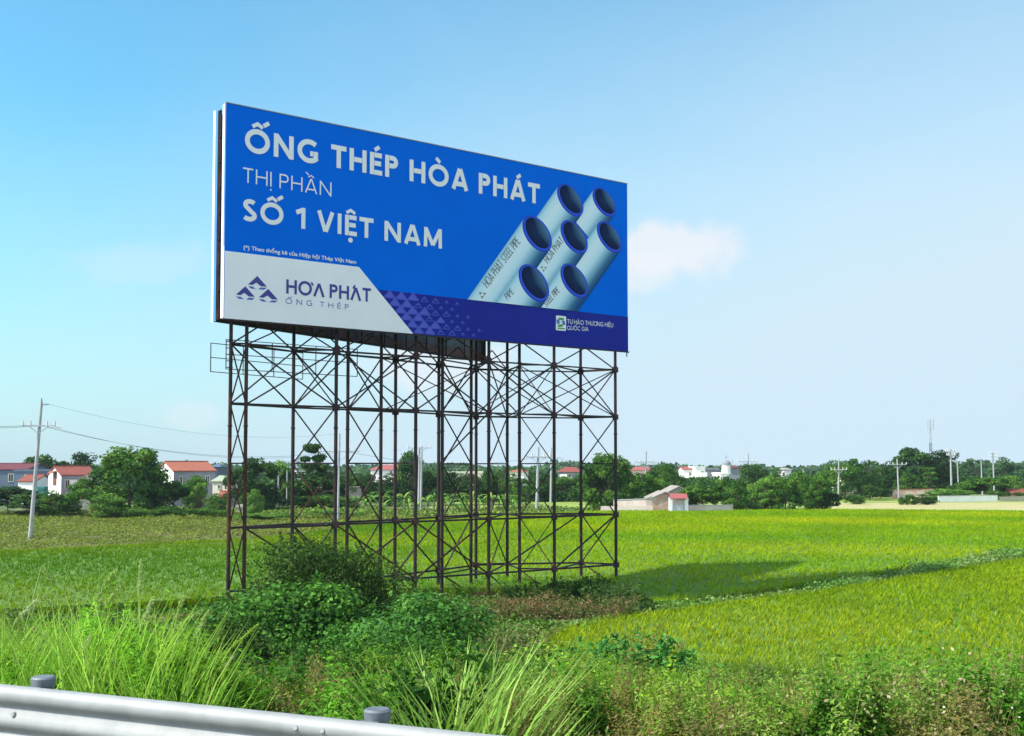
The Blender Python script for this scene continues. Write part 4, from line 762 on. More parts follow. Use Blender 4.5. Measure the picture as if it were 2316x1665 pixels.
# indigo strip
pm = PM(); pm.flat([(wr[0]+0.0, 0.0), (PL, 0.0), (PL, vst(PL)), (ub, vst(ub))], o1+0.002); pm.build('base_strip', M['vindigo'], pa)
pm = PM()
pt = []
for y0, row in enumerate([[(830, 305, 2), (950, 320, 2), (1070, 330, 2), (1185, 355, 1), (1300, 370, 1), (1412, 383, 0), (1520, 400, 0)],
        [(885, 385, 2), (1005, 400, 2), (1122, 415, 1), (1242, 430, 1), (1355, 443, 0), (1468, 456, 0)], [(945, 460, 2), (1068, 470, 2), (1188, 480, 2), (1300, 495, 1), (1412, 505, 1), (1525, 525, 0), (1632, 535, 0)],
        [(1005, 530, 2), (1127, 540, 2), (1240, 555, 1), (1355, 567, 1.2), (1468, 583, 0), (1580, 593, 0)], [(1065, 605, 2), (1185, 612, 2), (1300, 620, 2), (1412, 637, 1), (1527, 650, 1), (1633, 662, 0), (1747, 672, 0)],
        [(1130, 672, 1.6), (1245, 680, 1.8), (1355, 692, 1), (1470, 700, 1), (1583, 712, 0), (1690, 722, 0)]]):
    for (x, y, k) in row:
        u, v = c5p(x, y); s_ = 0.12+0.115*k; w_ = 0.028; k2 = s_*0.62
        for j, pl in enumerate(([(u-s_, v-k2*.7), (u, v+k2), (u+s_, v-k2*.7)], [(u-s_*.85, v-k2*.75), (u+s_*.85, v-k2*.75)] if k > 0.5 else [(u-s_*.3, v-k2*.9), (u+s_*.3, v-k2*.9)], [(u-s_*.4, v-k2*.1), (u, v+k2*.45), (u+s_*.4, v-k2*.1)])):
            if min(b for a, b in pl) < 0.03: pl = [(a, max(b, 0.03)) for a, b in pl]
            pm.ribbon(pl, w_*(1.5 if k > 1 else 1.1), o2+0.001*j)
        if k > 1 and v-k2*.7 > 0.05: pm.flat([(u-s_*.8, v-k2*.6), (u+s_*.8, v-k2*.6), (u, v+k2*.8)], o2-0.006)
pm.build('chevron_pattern', M['pattern'], pa)
# headline lettering
pm = PM()
def line(text, base0, base1, top0, top1, xl, xr, w, track=0.12, space=0.42, m='letter', o=o3, name='headline_lettering', slope0=True):
    b0 = Vector(puv(*base0)); b1 = Vector(puv(*base1)); t0 = Vector(puv(*top0)); t1 = Vector(puv(*top1)); cap = ((t0.y-b0.y)+(t1.y-b1.y))/2
    v = (b0.y+b1.y)/2; v = b0.y if slope0 else v; u0 = puv(*xl)[0]; u1 = puv(*xr)[0]
    for q in range(len(text.split(' '))):
        pm = PM(); settext(pm, text, (u0, b0.y), (u1, b1.y), cap, w, o, track, space, q); pm.build(name, M[m], pa)
line('ỐNG THÉP HÒA PHÁT', (614.3, 353.4), (1209, 460.4), (614.3, 300.5), (1216, 415.8), (551, 330), (1220, 430), 0.22, 0.13, 0.40)
line('THỊ PHẦN', (560.3, 414.4), (747.7, 445.3), (560.3, 380.5), (747.7, 413.3), (548.2, 400), (748.7, 430), 0.105, 0.17, 0.36)
line('SỐ 1 VIỆT NAM', (575, 502.5), (999, 563.5), (575, 454), (999, 519.5), (547.7, 480), (1000, 540), 0.215, 0.13, 0.40)
c2s = lambda x, y: (460+x*.22046, 540+y*.22046)
line('HO^ PH^T', c2s(873, 568), c2s(1690, 651), c2s(873, 421), c2s(1700, 515), c2s(856, 500), c2s(1722, 530), 0.19, 0.10, 0.28, 'logo', o4, 'brand_lettering')
pm = PM()
for (a, b) in (((1112, 452), (1132, 486)), ((1560, 482), (1540, 516))):
    pm.ribbon([c2p(*a), c2p(*b)], 0.09, o4+0.008)
pm.build('brand_lettering', M['logo'], pa)
line('ỐNG THÉP', c2s(880, 672), c2s(1490, 731), c2s(880, 618), c2s(1490, 677), c2s(850, 650), c2s(1498, 700), 0.13, 0.62, 0.55, 'logo2', o4, 'subline_lettering')
line('TỰ HÀO THƯƠNG HIỆU', (1000+1060*.26994, 380+1307*.26994), (1000+1430*.26994, 380+1337*.26994), (1000+1060*.26994, 380+1270*.26994), (1000+1430*.26994, 380+1302*.26994), (1000+1052*.26994, 731), (1000+1436*.26994, 740), 0.12, 0.14, 0.34, 'letter', o2, 'motto_lettering')
line('QUỐC GIA', (1000+1060*.26994, 380+1358*.26994), (1000+1225*.26994, 380+1369*.26994), (1000+1060*.26994, 380+1323*.26994), (1000+1225*.26994, 380+1337*.26994), (1000+1052*.26994, 745), (1000+1229*.26994, 748), 0.12, 0.14, 0.34, 'letter', o2, 'motto_lettering')
# footnote in the built-in font
cu = bpy.data.curves.new('footnote', 'FONT'); cu.body = '(*) Theo thống kê của Hiệp hội Thép Việt Nam'; cu.offset = 0.02; cu.size = 1
to = bpy.data.objects.new('footnote', cu); COL.objects.link(to); bpy.context.view_layer.update()
me = bpy.data.meshes.new_from_object(to.evaluated_get(bpy.context.evaluated_depsgraph_get())); bpy.data.objects.remove(to)
b0 = c2p(500, 122); b1 = c2p(1568, 262); u0 = c2p(415, 110)[0]; u1 = c2p(1570, 240)[0]; xs = [v.co.x for v in me.vertices]; wd = max(xs)-min(xs); capu = abs(c2p(510, 85)[1]-b0[1])
for v in me.vertices:
    a = (v.co.x-min(xs))/wd; p = A3(u0+(u1-u0)*a, b0[1]+(b1[1]-b0[1])*a+v.co.y/0.68*capu, o3); v.co = p
link('footnote_lettering', me, M['letter'], pa)
# the triangular emblem
def logo_shapes(ax_, ay_):
    d = lambda x, y: c2p(x+ax_, y+ay_)
    return [[d(560, 388), d(466, 474), d(512, 480), d(551, 456), d(598, 494), d(658, 497)]], [[d(466, 492), d(512, 496), d(548, 521), d(497, 517)], [d(568, 523), d(598, 506), d(658, 508), d(630, 529)]]
pm = PM(); pn = PM()
for (x, y) in ((0, 0), (-122, 105), (113, 132)):
    dk, lt = logo_shapes(x, y)
    for q in dk:
        a, b, c, d, e, f = q; pm.flat([b, c, a], o4); pm.flat([c, d, a], o4); pm.flat([d, e, a], o4); pm.flat([e, f, a], o4)
    for q in lt: pn.flat(q, o4)
pm.build('brand_emblem', M['logo'], pa); pn.build('brand_emblem', M['logo2'], pa)
# small award badge
pm = PM(); pm.flat([c3p(958, 1240), c3p(956, 1355), c3p(964, 1362), c3p(1036, 1368), c3p(1042, 1362), c3p(1042, 1252), c3p(1036, 1246), c3p(965, 1238)], o2); pm.build('award_badge', M['vwhite'], pa)
pm = PM(); pn = PM()
for k, (g, x, y, a) in enumerate(((pm, 990, 1265, 0), (pn, 1018, 1290, 1), (pm, 1002, 1322, 2), (pn, 976, 1298, 3), (pm, 1010, 1268, 0), (pn, 1022, 1308, 1), (pm, 984, 1324, 2), (pn, 972, 1280, 3))):
    g.flat([c3p(x-11, y-9), c3p(x-13, y+9), c3p(x+9, y+11), c3p(x+13, y-7)], o3+0.002*k)
pm.ribbon([c3p(966, 1345), c3p(1030, 1350)], 0.06, o3+0.02)
pm.build('badge_mark', mat('badge_green', (0.03, 0.25, 0.06), 0.5), pa); pn.build('badge_mark', mat('badge_blue', (0.03, 0.14, 0.42), 0.5), pa)
# ---- rear panel
pb = slab(BB+NB*0.25, UB, NB, PB, 0.06, ZB-0.05, ZT-0.15).build('rear_panel', M['vblue'], bill)
def B3(t, v, o): return BB+UB*t+NB*o+Vector((0, 0, ZB+v))-BO
mb = MB(); a = BB-BO-UB*0.004; b = a+NB*0.27; o_ = -UB*0.02; mb.prism([a+NB*.14, b, b+o_, a+NB*.14+o_], ZB-0.1, ZT-0.12); mb.build('vinyl_edge', M['edge'], pb)
mb = MB(); a = BB-BO-UB*0.004-NB*0.03; b = a+NB*0.16; mb.prism([a, b, b+o_, a+o_], ZB-0.05, ZT-0.2); mb.build('edge_stripe', M['edgeblue'], pb)
mb = MB()
for k in range(22):
    t0 = PB*k/22; mb.add([B3(t0+.02, 0.6, 0.17), B3(t0+PB/22-.02, 0.6, 0.17), B3(t0+PB/22-.02, 9.8, 0.17), B3(t0+.02, 9.8, 0.17)], [(0, 1, 2, 3)])
mb.build('sheet_backing', M['sheet'], pb)
mb = MB()
for k in range(22):
    t0 = PB*k/22; mb.add([B3(t0+.02, -0.05, 0.17), B3(t0+PB/22-.02, -0.05, 0.17), B3(t0+PB/22-.02, 0.58, 0.17), B3(t0+.02, 0.58, 0.17)], [(0, 1, 2, 3)])
mb.build('sheet_backing', M['sheetred'], pb)
mb = MB(); mb.bar(B3(PB-0.05, -0.1, 0.1), B3(PB-0.05, 9.8, 0.1), 0.35, 0.1); mb.bar(B3(PB-0.35, -0.1, 0.05), B3(PB-0.35, 9.8, 0.05), 0.1, 0.1); mb.build('end_post', M['rusty'], pb)
for v in (0.0, 2.5, 5.0, 7.5, 9.6):
    mb = MB(); mb.bar(B3(0.1, v, 0.07), B3(PB, v, 0.07), 0.09, 0.09); mb.build('frame_rail', M['steel'], pb)
for k in range(12):
    t0 = 0.6+(PB-1.0)*k/11; mb = MB(); mb.bar(B3(t0, -0.05, 0.0), B3(t0, 9.7, 0.0), 0.08, 0.1); mb.build('frame_upright', M['rusty' if k % 3 == 0 else 'steel'], pb)
for v in (0.1, 2.5, 5.0, 7.5, 9.7):
    mb = MB(); mb.bar(A3(0.1, v, -0.36), A3(PL-.1, v, -0.36), 0.09, 0.09); mb.build('frame_rail', M['steel'], pa)
for k in range(12):
    t0 = 0.6+(PL-1.0)*k/11; mb = MB(); mb.bar(A3(t0, 0.0, -0.44), A3(t0, 9.9, -0.44), 0.08, 0.08); mb.build('frame_upright', M['steel'], pa)
# ladder like ties in the narrow end between the panels
mb = MB(); e0 = BL-NA*0.42-UA*0.05-BO; e1 = BB+NB*0.05-BO+UB*0.1; mid = (e0+e1)/2
mb.bar(mid+Vector((0, 0, ZB)), mid+Vector((0, 0, ZT-0.2)), 0.16, 0.10); mb.build('end_post', M['rusty'], bill)
for k in range(9):
    z = ZB+0.15+k*1.2; mb = MB(); mb.bar(e0+Vector((0, 0, z)), e1+Vector((0, 0, z)), 0.06, 0.06); mb.build('tie_bar', M['rusty'], bill)
# ---- tower: posts at measured places (name: disp x, depth)
def DA(x, off): # depth of panel A's plane behind disp x, plus offset
    r = (x*K-CX)/F; s_ = (BL.x-r*BL.y)/(r*UA.y-UA.x); return BL.y+UA.y*s_+off
PO = {'a': (508, 56.75), 'b': (543, DA(543, 0.75)), 'd': (743, DA(743, 0.8)), 'h': (920, DA(920, 0.9)), 'l': (1082, DA(1082, 0.9)), 'o': (1227, DA(1227, 0.9)), 'q': (1363, DA(1363, 1.0)),
      'c': (648, 60.4), 'e': (769, 62.6), 'g': (875, 65.4), 'i': (971, 68.6), 'k': (1054, 72.0), 'm': (1123, 72.6), 'f': (843, 64.2), 'j': (1043, 68.8), 'n': (1150, 69.2), 'p': (1286, 73.6), 'r': (979, 65.6)}
NODE = {k: Vector((ax(x, D), D, 0)) for k, (x, D) in PO.items()}
RZ = [7.2-5.85, 7.2-2.92, 7.2+0.05, 7.2+2.85, 7.2+5.65]
def NP(k, z): return NODE[k]-BO+Vector((0, 0, z))
for k in PO:
    top = ZT-0.6 if k in 'abdhlq' else ZB+4
    mb = MB(); r_ = 0.095 if k in 'ri' else 0.092; mb.tube(NP(k, 0), NP(k, 9.0), r_, r_*0.97, 10); mb.tube(NP(k, 9.0), NP(k, top), r_*0.97, r_*0.9, 10)
    for z in (4.8, 9.0, 13.0): mb.tube(NP(k, z), NP(k, z+0.05), r_+0.03, n=10)
    mb.build('post', M['rusty'] if k in 'ab' else M['steel'], bill, smooth=False)
bi = [0]
def beam(a, b, z, w=0.085, m=None, name='beam', z2=None):
    p = NP(a, z); q = NP(b, z if z2 is None else z2); mb = MB(); bi[0] += 1; j = (bi[0] % 7)*0.004-0.012; off = Vector((0, 0, j)); mb.bar(p+off, q+off, w, w*0.9+abs(j))
    mb.build(name, m or M['steel'], bill)
row_front = ['b', 'd', 'h', 'l', 'o', 'q']; row_back = ['a', 'c', 'e', 'g', 'i', 'k', 'm', 'p', 'q']
pairs = [('a', 'b'), ('c', 'd'), ('e', 'f'), ('f', 'h'), ('r', 'j'), ('l', 'm'), ('k', 'm'), ('n', 'o'), ('p', 'q')]
for zi, z in enumerate(RZ):
    if zi != 2:
        for r_ in (row_front, row_back):
            for x, y in zip(r_[:-1], r_[1:]): beam(x, y, z+random.uniform(-.02, .02), 0.10 if zi < 2 else 0.085, M['rusty'] if zi == 0 and x in 'abc' else None)
        for x, y in (('b', 'c'), ('f', 'g'), ('g', 'h'), ('j', 'l'), ('m', 'n'), ('o', 'p'), ('i', 'r')): beam(x, y, z+random.uniform(-.03, .03), 0.08)
    for x, y in pairs: beam(x, y, z+0.03, 0.075)
def cross(a, b, z0, z1, w=0.06, m=None, both=True):
    beam(a, b, z0, w, m, 'brace', z1)
    if both: beam(b, a, z0, w*0.97, m, 'brace', z1)
for a, b in (('a', 'b'), ('c', 'd'), ('e', 'f'), ('r', 'j'), ('l', 'm'), ('n', 'o'), ('p', 'q')):
    for t in range(4): cross(a, b, RZ[t], RZ[t+1], 0.058, M['rusty'] if t < 2 and a in 'ace' else None)
    beam(a, b, RZ[0], 0.055, M['rusty'], 'brace', -0.2 if a in 'ln' else 0.05)
for a, b in (('b', 'd'), ('d', 'h'), ('h', 'l'), ('l', 'o'), ('o', 'q'), ('a', 'c'), ('c', 'e'), ('e', 'g'), ('g', 'i'), ('i', 'k'), ('m', 'p')): cross(a, b, RZ[3], RZ[4], 0.062)
for a, b in (('b', 'd'), ('f', 'l'), ('j', 'o'), ('k', 'n'), ('n', 'q')): cross(a, b, RZ[3], RZ[4], 0.052)
for a, b in (('d', 'b'), ('h', 'd'), ('h', 'l'), ('g', 'i'), ('e', 'c'), ('o', 'q'), ('m', 'p')): cross(a, b, RZ[0], RZ[1], 0.075, M['rusty'] if a in 'deh' else None, both=a in 'hg')
beam('r', 'j', RZ[2], 0.06, None, 'brace', RZ[3]); beam('i', 'l', RZ[2], 0.06, None, 'brace', RZ[3])
# V braces up to the panels
for r_ in (row_front, row_back[:7]):
    for a, b in zip(r_[:-1], r_[1:]):
        p = NP(a, RZ[4]); q = NP(b, RZ[4]); m_ = (p+q)/2; m_.z = ZB+0.1; mb = MB(); mb.bar(p, m_, 0.06, 0.06); mb.build('brace', M['steel'], bill); mb = MB(); mb.bar(q, m_+Vector((.02, 0, 0)), 0.06, 0.055); mb.build('brace', M['rusty'], bill)
for k in 'dhloqikgp':
    for z in RZ[:2]+RZ[3:]:
        mb = MB(); c = NP(k, z); mb.box(c.x-0.17, c.y-0.13, c.z-0.16, c.x+0.17, c.y+0.13, c.z+0.14); mb.build('gusset_plate', M['steel'], bill)
# outrigger brackets to the rear panel
for k, t in (('a', 0.9), ('c', 6.5), ('e', 10.8), ('g', 15.2), ('i', 20), ('k', 24)):
    for z in (ZB+0.2, ZB+2.6):
        p = NP(k, z); q = BB+UB*t+Vector((0, 0, z))-BO; mb = MB(); mb.bar(p, q, 0.07, 0.07); mb.build('bracket', M['steel'], bill)
# catwalk railings below the panels
def railing(p0, p1, nv, name, rungs=False):
    mb = MB(); w = 0.035
    for v in (4.42, 5.1, 5.78): mb.bar(p0+Vector((0, 0, 7.2+v)), p1+Vector((0, 0, 7.2+v)), w, w)
    for k in range(nv+1):
        q = p0.lerp(p1, k/nv); mb.bar(q+Vector((0.01, 0, 7.2+4.42)), q+Vector((0.01, 0, 7.2+5.78)), w*1.1, w*1.1)
    if rungs:
        q = p0.lerp(p1, 0.05)
        for k in range(5): mb.bar(p0+Vector((0, .02, 7.2+4.5+k*.3)), q+Vector((0, .02, 7.2+4.5+k*.3)), 0.04, 0.04)
    mb.build(name, M['steel'], bill)
railing(Vector((ax(463, 57.6), 57.6, 0))-BO, Vector((ax(668, 62.8), 62.8, 0))-BO, 3, 'catwalk_railing')
railing(Vector((ax(497, 56.0), 56.0, 0))-BO, Vector((ax(789, 60.8), 60.8, 0))-BO, 3, 'catwalk_railing', True)
# ------------------------------------------------------------------ guardrail
gr = empty('guardrail', (RP[0], RP[1], 5.218), label='galvanised steel guardrail running along the road edge in the lower left', cat='guardrail')
GO = Vector((RP[0], RP[1], 5.218)); ru = Vector((RU[0], RU[1], 0)); rn = Vector((RN[0], RN[1], 0))
prof0 = [(0.0, 0.0), (-0.028, -0.008), (-0.050, -0.030), (-0.056, -0.055), (-0.046, -0.078), (-0.022, -0.098), (-0.016, -0.108), (-0.026, -0.128), (-0.050, -0.165), (-0.054, -0.182), (-0.044, -0.205), (-0.022, -0.222), (-0.016, -0.232), (-0.030, -0.255), (-0.052, -0.285), (-0.046, -0.305), (-0.01, -0.32)]
prof = []
for (a, b), (c, d) in zip(prof0[:-1], prof0[1:]):
    for k in range(2): prof.append(((a+(c-a)*k/2)*0.85, b+(d-b)*k/2))
prof.append(prof0[-1])
def beamseg(t0, t1, sh_=0.0):
    V = []; Fc = []; n = len(prof)
    for t in (t0, t1):
        for (a, z) in prof: V.append(tuple(ru*t+rn*(a-sh_)+Vector((0, 0, 0.87+z))))
        for (a, z) in prof: V.append(tuple(ru*t+rn*(a-sh_+0.004)+Vector((0, 0, 0.87+z))))
    m = 2*n
    for k in range(n-1): Fc += [(k, k+1, m+k+1, m+k), (n+k, m+n+k, m+n+k+1, n+k+1)]
    Fc += [(0, m, m+n, n), (n-1, 2*n-1, m+2*n-1, m+n-1)]
    mb = MB(); mb.add(V, Fc); return mb
for k in range(-3, 3): beamseg(k*4.0-2.26-0.14, k*4.0+4.0-2.26+0.14, 0.006*(k % 2)).build('beam', M['galv'], gr, smooth=True)
for k in range(-6, 6):
    t = k*2.0-0.04; c = ru*t+rn*0.16; mb = MB(); mb.tube(c+Vector((0, 0, -0.6)), c+Vector((0, 0, 0.85)), 0.054, n=24); po = mb.build('post', M['galvdark'], gr, smooth=False)
    mb = MB(); mb.tube(c+Vector((0, 0, 0.845)), c+Vector((0, 0, 0.884)), 0.060, 0.062, n=32); mb.tube(c+Vector((0, 0, 0.884)), c+Vector((0, 0, 0.893)), 0.062, 0.052, n=32); mb.build('cap', M['galvdark'], po)
    mb = MB(); p = ru*t; mb.bar(p+rn*0.006+Vector((0, 0, 0.72)), p+rn*0.10+Vector((0, 0, 0.72)), 0.09, 0.26); mb.build('spacer', M['galvdark'], gr)
def bolt(t, zc, off):
    c = ru*t+rn*off+Vector((0, 0, 0.87+zc)); mb = MB(); mb.tube(c, c-rn*0.014-Vector((0, 0, -.004)), 0.016, 0.011, n=10); mb.build('bolt', M['galv'], gr)
for k in range(-3, 3):
    e = k*4.0-2.26
    for dt in (-0.07, 0.07):
        for zc, off in ((-0.050, -0.039), (-0.170, -0.037), (-0.282, -0.037)): bolt(e+dt, zc, off-0.004)
for k in range(-6, 6): bolt(k*2.0-0.04, -0.14, -0.026)
# ------------------------------------------------------------------ utility poles and wires
def pole(name, xb, yb, xt, yt, D, r, lab, arms=(), extra=None, group='concrete utility poles', cat='utility pole'):
    xb_, z0 = ax(xb, D), 0.0; top = at(xt, yt, D); root = empty(name, (xb_, D, 0), label=lab, cat=cat, group=group)
    T = Vector(top)-Vector((xb_, D, 0)); mb = MB(); mb.tube((0, 0, 0), T, r, r*0.62, 12); mb.build('shaft', M['conc'], root, smooth=False)
    for (y, half, ang) in arms:
        z = az(y, D); f = z/T.z; c = T*f; u = Vector((math.cos(ang), math.sin(ang), 0)); w = max(0.05, r*0.55)
        mb = MB(); mb.bar(c-u*half+Vector((0, -r*.9, 0)), c+u*half+Vector((0, -r*.9, 0)), w*1.2, w*1.2); mb.bar(c-u*half*0.6+Vector((0, -r*.9, -w*.2)), c+Vector((0, -r, -half*0.5)), w*.6, w*.6); mb.bar(c+u*half*0.6+Vector((0, -r*.9, -w*.2)), c+Vector((0, -r, -half*0.5)), w*.6, w*.6); mb.build('crossarm', M['metalgrey'], root)
        for q in (-0.96, -0.5, 0.5, 0.96):
            p = c+u*half*q+Vector((0, -r*.9, 0)); mb = MB(); mb.tube(p, p+Vector((0, 0, w*4)), w*1.0, w*.7, 8); mb.build('insulator', M['ceramic'], root)
    return root, T
UP = []
p1, T1 = pole('utility_pole', 70, 1193, 92, 890, 119, 0.215, 'tall leaning concrete pole with a wide crossarm at the far left', [(943, 1.55, 0.15)])
for (q, zz) in ((1.0, 1),):   # strain insulator strings of the big pole and its top pin
    z = az(943, 119)
    for sx in (1.3, 2.0):
        mb = MB(); c = T1*(z/T1.z)+Vector((sx-0.3, -.25, -0.05)); mb.tube(c, c+Vector((0.55, 0, -0.12)), 0.085, 0.05, 8); mb.build('insulator', M['ceramic'], p1)
    mb = MB(); c = T1+Vector((0, 0, -0.3)); mb.bar(c, c+Vector((0.7, 0, 0.05)), 0.08, 0.08); mb.tube(T1, T1+Vector((0, 0, 0.35)), 0.07, 0.05, 8); mb.build('top_pin', M['darkmetal'], p1)
poles = [(749, 1155, 752, 960, 157, .17, 'slender pale pole rising past the fourth visible leg pair of the tower', [(1000, 2.6, 0.2)]),
 (927, 1128, 929, 990, 190, .2, 'left pole of the close pair seen through the middle of the tower', [(992, 1.8, 0.1)]),
 (932, 1126, 934, 988, 192, .2, 'right pole of the close pair seen through the middle of the tower', []),
 (1188, 1134, 1192, 990, 187, .26, 'thick pole with crossarm seen between the right tower legs', [(1012, 1.9, 0.1)]),
 (1219, 1112, 1221, 991, 235, .22, 'thinner pole just right of the thick one between the right tower legs', [(1014, 2.2, 0.1)]),
 (616, 1133, 617, 1042, 195, .16, 'short pole carrying the transformer in front of the white roofed building', []),
 (636, 1131, 636, 1042, 198, .16, 'short pole right beside the transformer pole', []),
 (1429, 1100, 1430, 1000, 260, .26, 'pole with bright crossarm above the trees right of the tower', [(1023, 2.6, 0.1)]),
 (1655, 1100, 1656, 1005, 300, .3, 'pole with crossarm standing over the dark tree clump', [(1022, 2.6, 0.1)]),
 (1620, 1100, 1621, 1017, 320, .14, 'thin pole in front of the domed white house', [(1031, 1.2, 0.1)]),
 (1777, 1100, 1778, 1038, 300, .14, 'low thin pole right of the dark tree clump', []),
 (1855, 1115, 1857, 1015, 250, .2, 'pale pole with small crossarm left of the yellow wall', [(1040, 1.7, 0.1)]),
 (1989, 1107, 1986, 1016, 255, .2, 'pale pole with white crossarm in front of the orange wall', [(1028, 1.9, 0.0)]),
 (2106, 1100, 2104, 994, 270, .26, 'tallest pole of the right group with bracket arms', [(1000, 1.2, 0.0), (1008, 0.9, 0)]),
 (2122, 1100, 2119, 1020, 275, .17, 'shorter bare pole just right of the tallest one', []),
 (2174, 1095, 2172, 1020, 280, .17, 'bare pole standing before the bluish far trees', []),
 (2200, 1095, 2198, 1000, 285, .2, 'rightmost pole with three small bracket arms', [(1004, .9, 0), (1011, .9, 0), (1018, .9, 0)]),
 (875, 1100, 876, 992, 330, .12, 'very thin distant pole beside the red roofed house', [(996, 1.6, 0.1)])]
for p in poles: pole('utility_pole', *p[:7], arms=p[7])
# transformer on its pole
tr = empty('transformer', (ax(607, 194.5), 194.5, az(1106, 194.5)), label='white transformer box with frame on the short pole pair', cat='transformer')
mb = MB(); mb.box(-0.45, -0.4, 0, 0.35, 0.4, 2.1); mb.build('cabinet', M['wallw'], tr, bevel=0.04)
mb = MB(); mb.bar((-0.9, 0, -0.1), (2.2, 0, -0.1), 0.12, 0.12); mb.bar((-0.9, 0, -1.1), (1.4, 0, -1.1), 0.1, 0.1); mb.bar((-0.85, 0, -1.1), (-0.85, 0, 0.2), 0.1, 0.1); mb.bar((1.3, 0, -1.1), (1.3, 0, -0.1), 0.1, 0.1); mb.build('platform_frame', M['metalgrey'], tr)
mb = MB(); mb.tube((-0.1, 0, -2.3), (-0.1, 0, -1.5), 0.3, n=14); mb.build('coil_drum', M['wallw'], tr)
# communications mast
ms = empty('radio_mast', (ax(2061, 520), 520, 0), label='tall slim white and grey radio mast over the right hand trees', cat='mast')
H1 = az(948, 520); zs = [0, az(1024, 520), az(1000, 520), az(980, 520), H1]
for k in range(4):
    mb = MB(); w0 = 1.0-k*.12; za, zb = zs[k], zs[k+1]; 
    for sx, sy in ((-1, -1), (1, -1), (1, 1), (-1, 1)): mb.tube((sx*w0*.5, sy*w0*.5, za), (sx*w0*.5, sy*w0*.5, zb), 0.10, n=5)
    n_ = max(2, int((zb-za)/2.2))
    for j in range(n_):
        a = za+(zb-za)*j/n_; b = za+(zb-za)*(j+1)/n_; s_ = 1 if j % 2 else -1
        for sy in (-1, 1): mb.tube((-s_*w0*.5, sy*w0*.5, a), (s_*w0*.5, sy*w0*.5, b), 0.06, n=4)
    mb.build('lattice_section', M['darkmetal'] if k == 2 else M['metalgrey'], ms)
for a_ in (0, 2.1, 4.2):
    mb = MB(); x, y = 1.3*math.cos(a_), 1.3*math.sin(a_); mb.box(x-.2, y-.18, H1-0.5, x+.2, y+.18, H1+3.6); mb.bar((0, 0, H1+1), (x, y, H1+1), .15, .15); mb.bar((0, 0, H1+3), (x, y, H1+3), .15, .15); mb.build('antenna', M['metalgrey'], ms, bevel=0.05)
mb = MB(); mb.tube((0, 0, H1-1), (0, 0, H1+4.6), 0.15, n=8); mb.build('top_tube', M['metalgrey'], ms)
def wire(name, a, b, sag, r, lab, group='power lines'):
    a = Vector(a); b = Vector(b); mb = MB(); pts = []
    for k in range(19):
        t = k/18; p = a.lerp(b, t); p.z -= sag*4*t*(1-t); pts.append(p)
    for k in range(18): mb.tube(pts[k], pts[k+1], r, n=5, cap=False)
    tag(mb.build(name, M['wire']), lab, 'power line', group)
wire('power_line', at(-160, 930, 105), at(56, 942, 119), 0.3, 0.022, 'upper dark wire entering from the left edge to the leaning pole')
wire('power_line', at(-160, 934, 105), at(70, 943, 119), 0.35, 0.022, 'lower dark wire entering from the left edge to the leaning pole')
wire('power_line', at(118, 947, 119), at(752, 1001, 157), 1.7, 0.016, 'faint wire sagging from the leaning pole to the slender pale pole')
wire('power_line', at(104, 946, 119), at(728, 1002, 157), 1.5, 0.018, 'second faint wire just above the sagging one')
wire('power_line', at(98, 892, 119), at(752, 960, 157), 1.6, 0.012, 'topmost very faint wire from the tip of the leaning pole')
wire('power_line', at(775, 1001, 157), at(1192, 1012, 187), 1.3, 0.022, 'wire between the slender pale pole and the thick pole behind the tower')
wire('power_line', at(1230, 1014, 235), at(1430, 1023, 260), 1.0, 0.02, 'faint wire running right from behind the tower to the next pole')
wire('power_line', at(1430, 1023, 260), at(1656, 1024, 300), 1.2, 0.02, 'faint wire above the white houses between two poles')
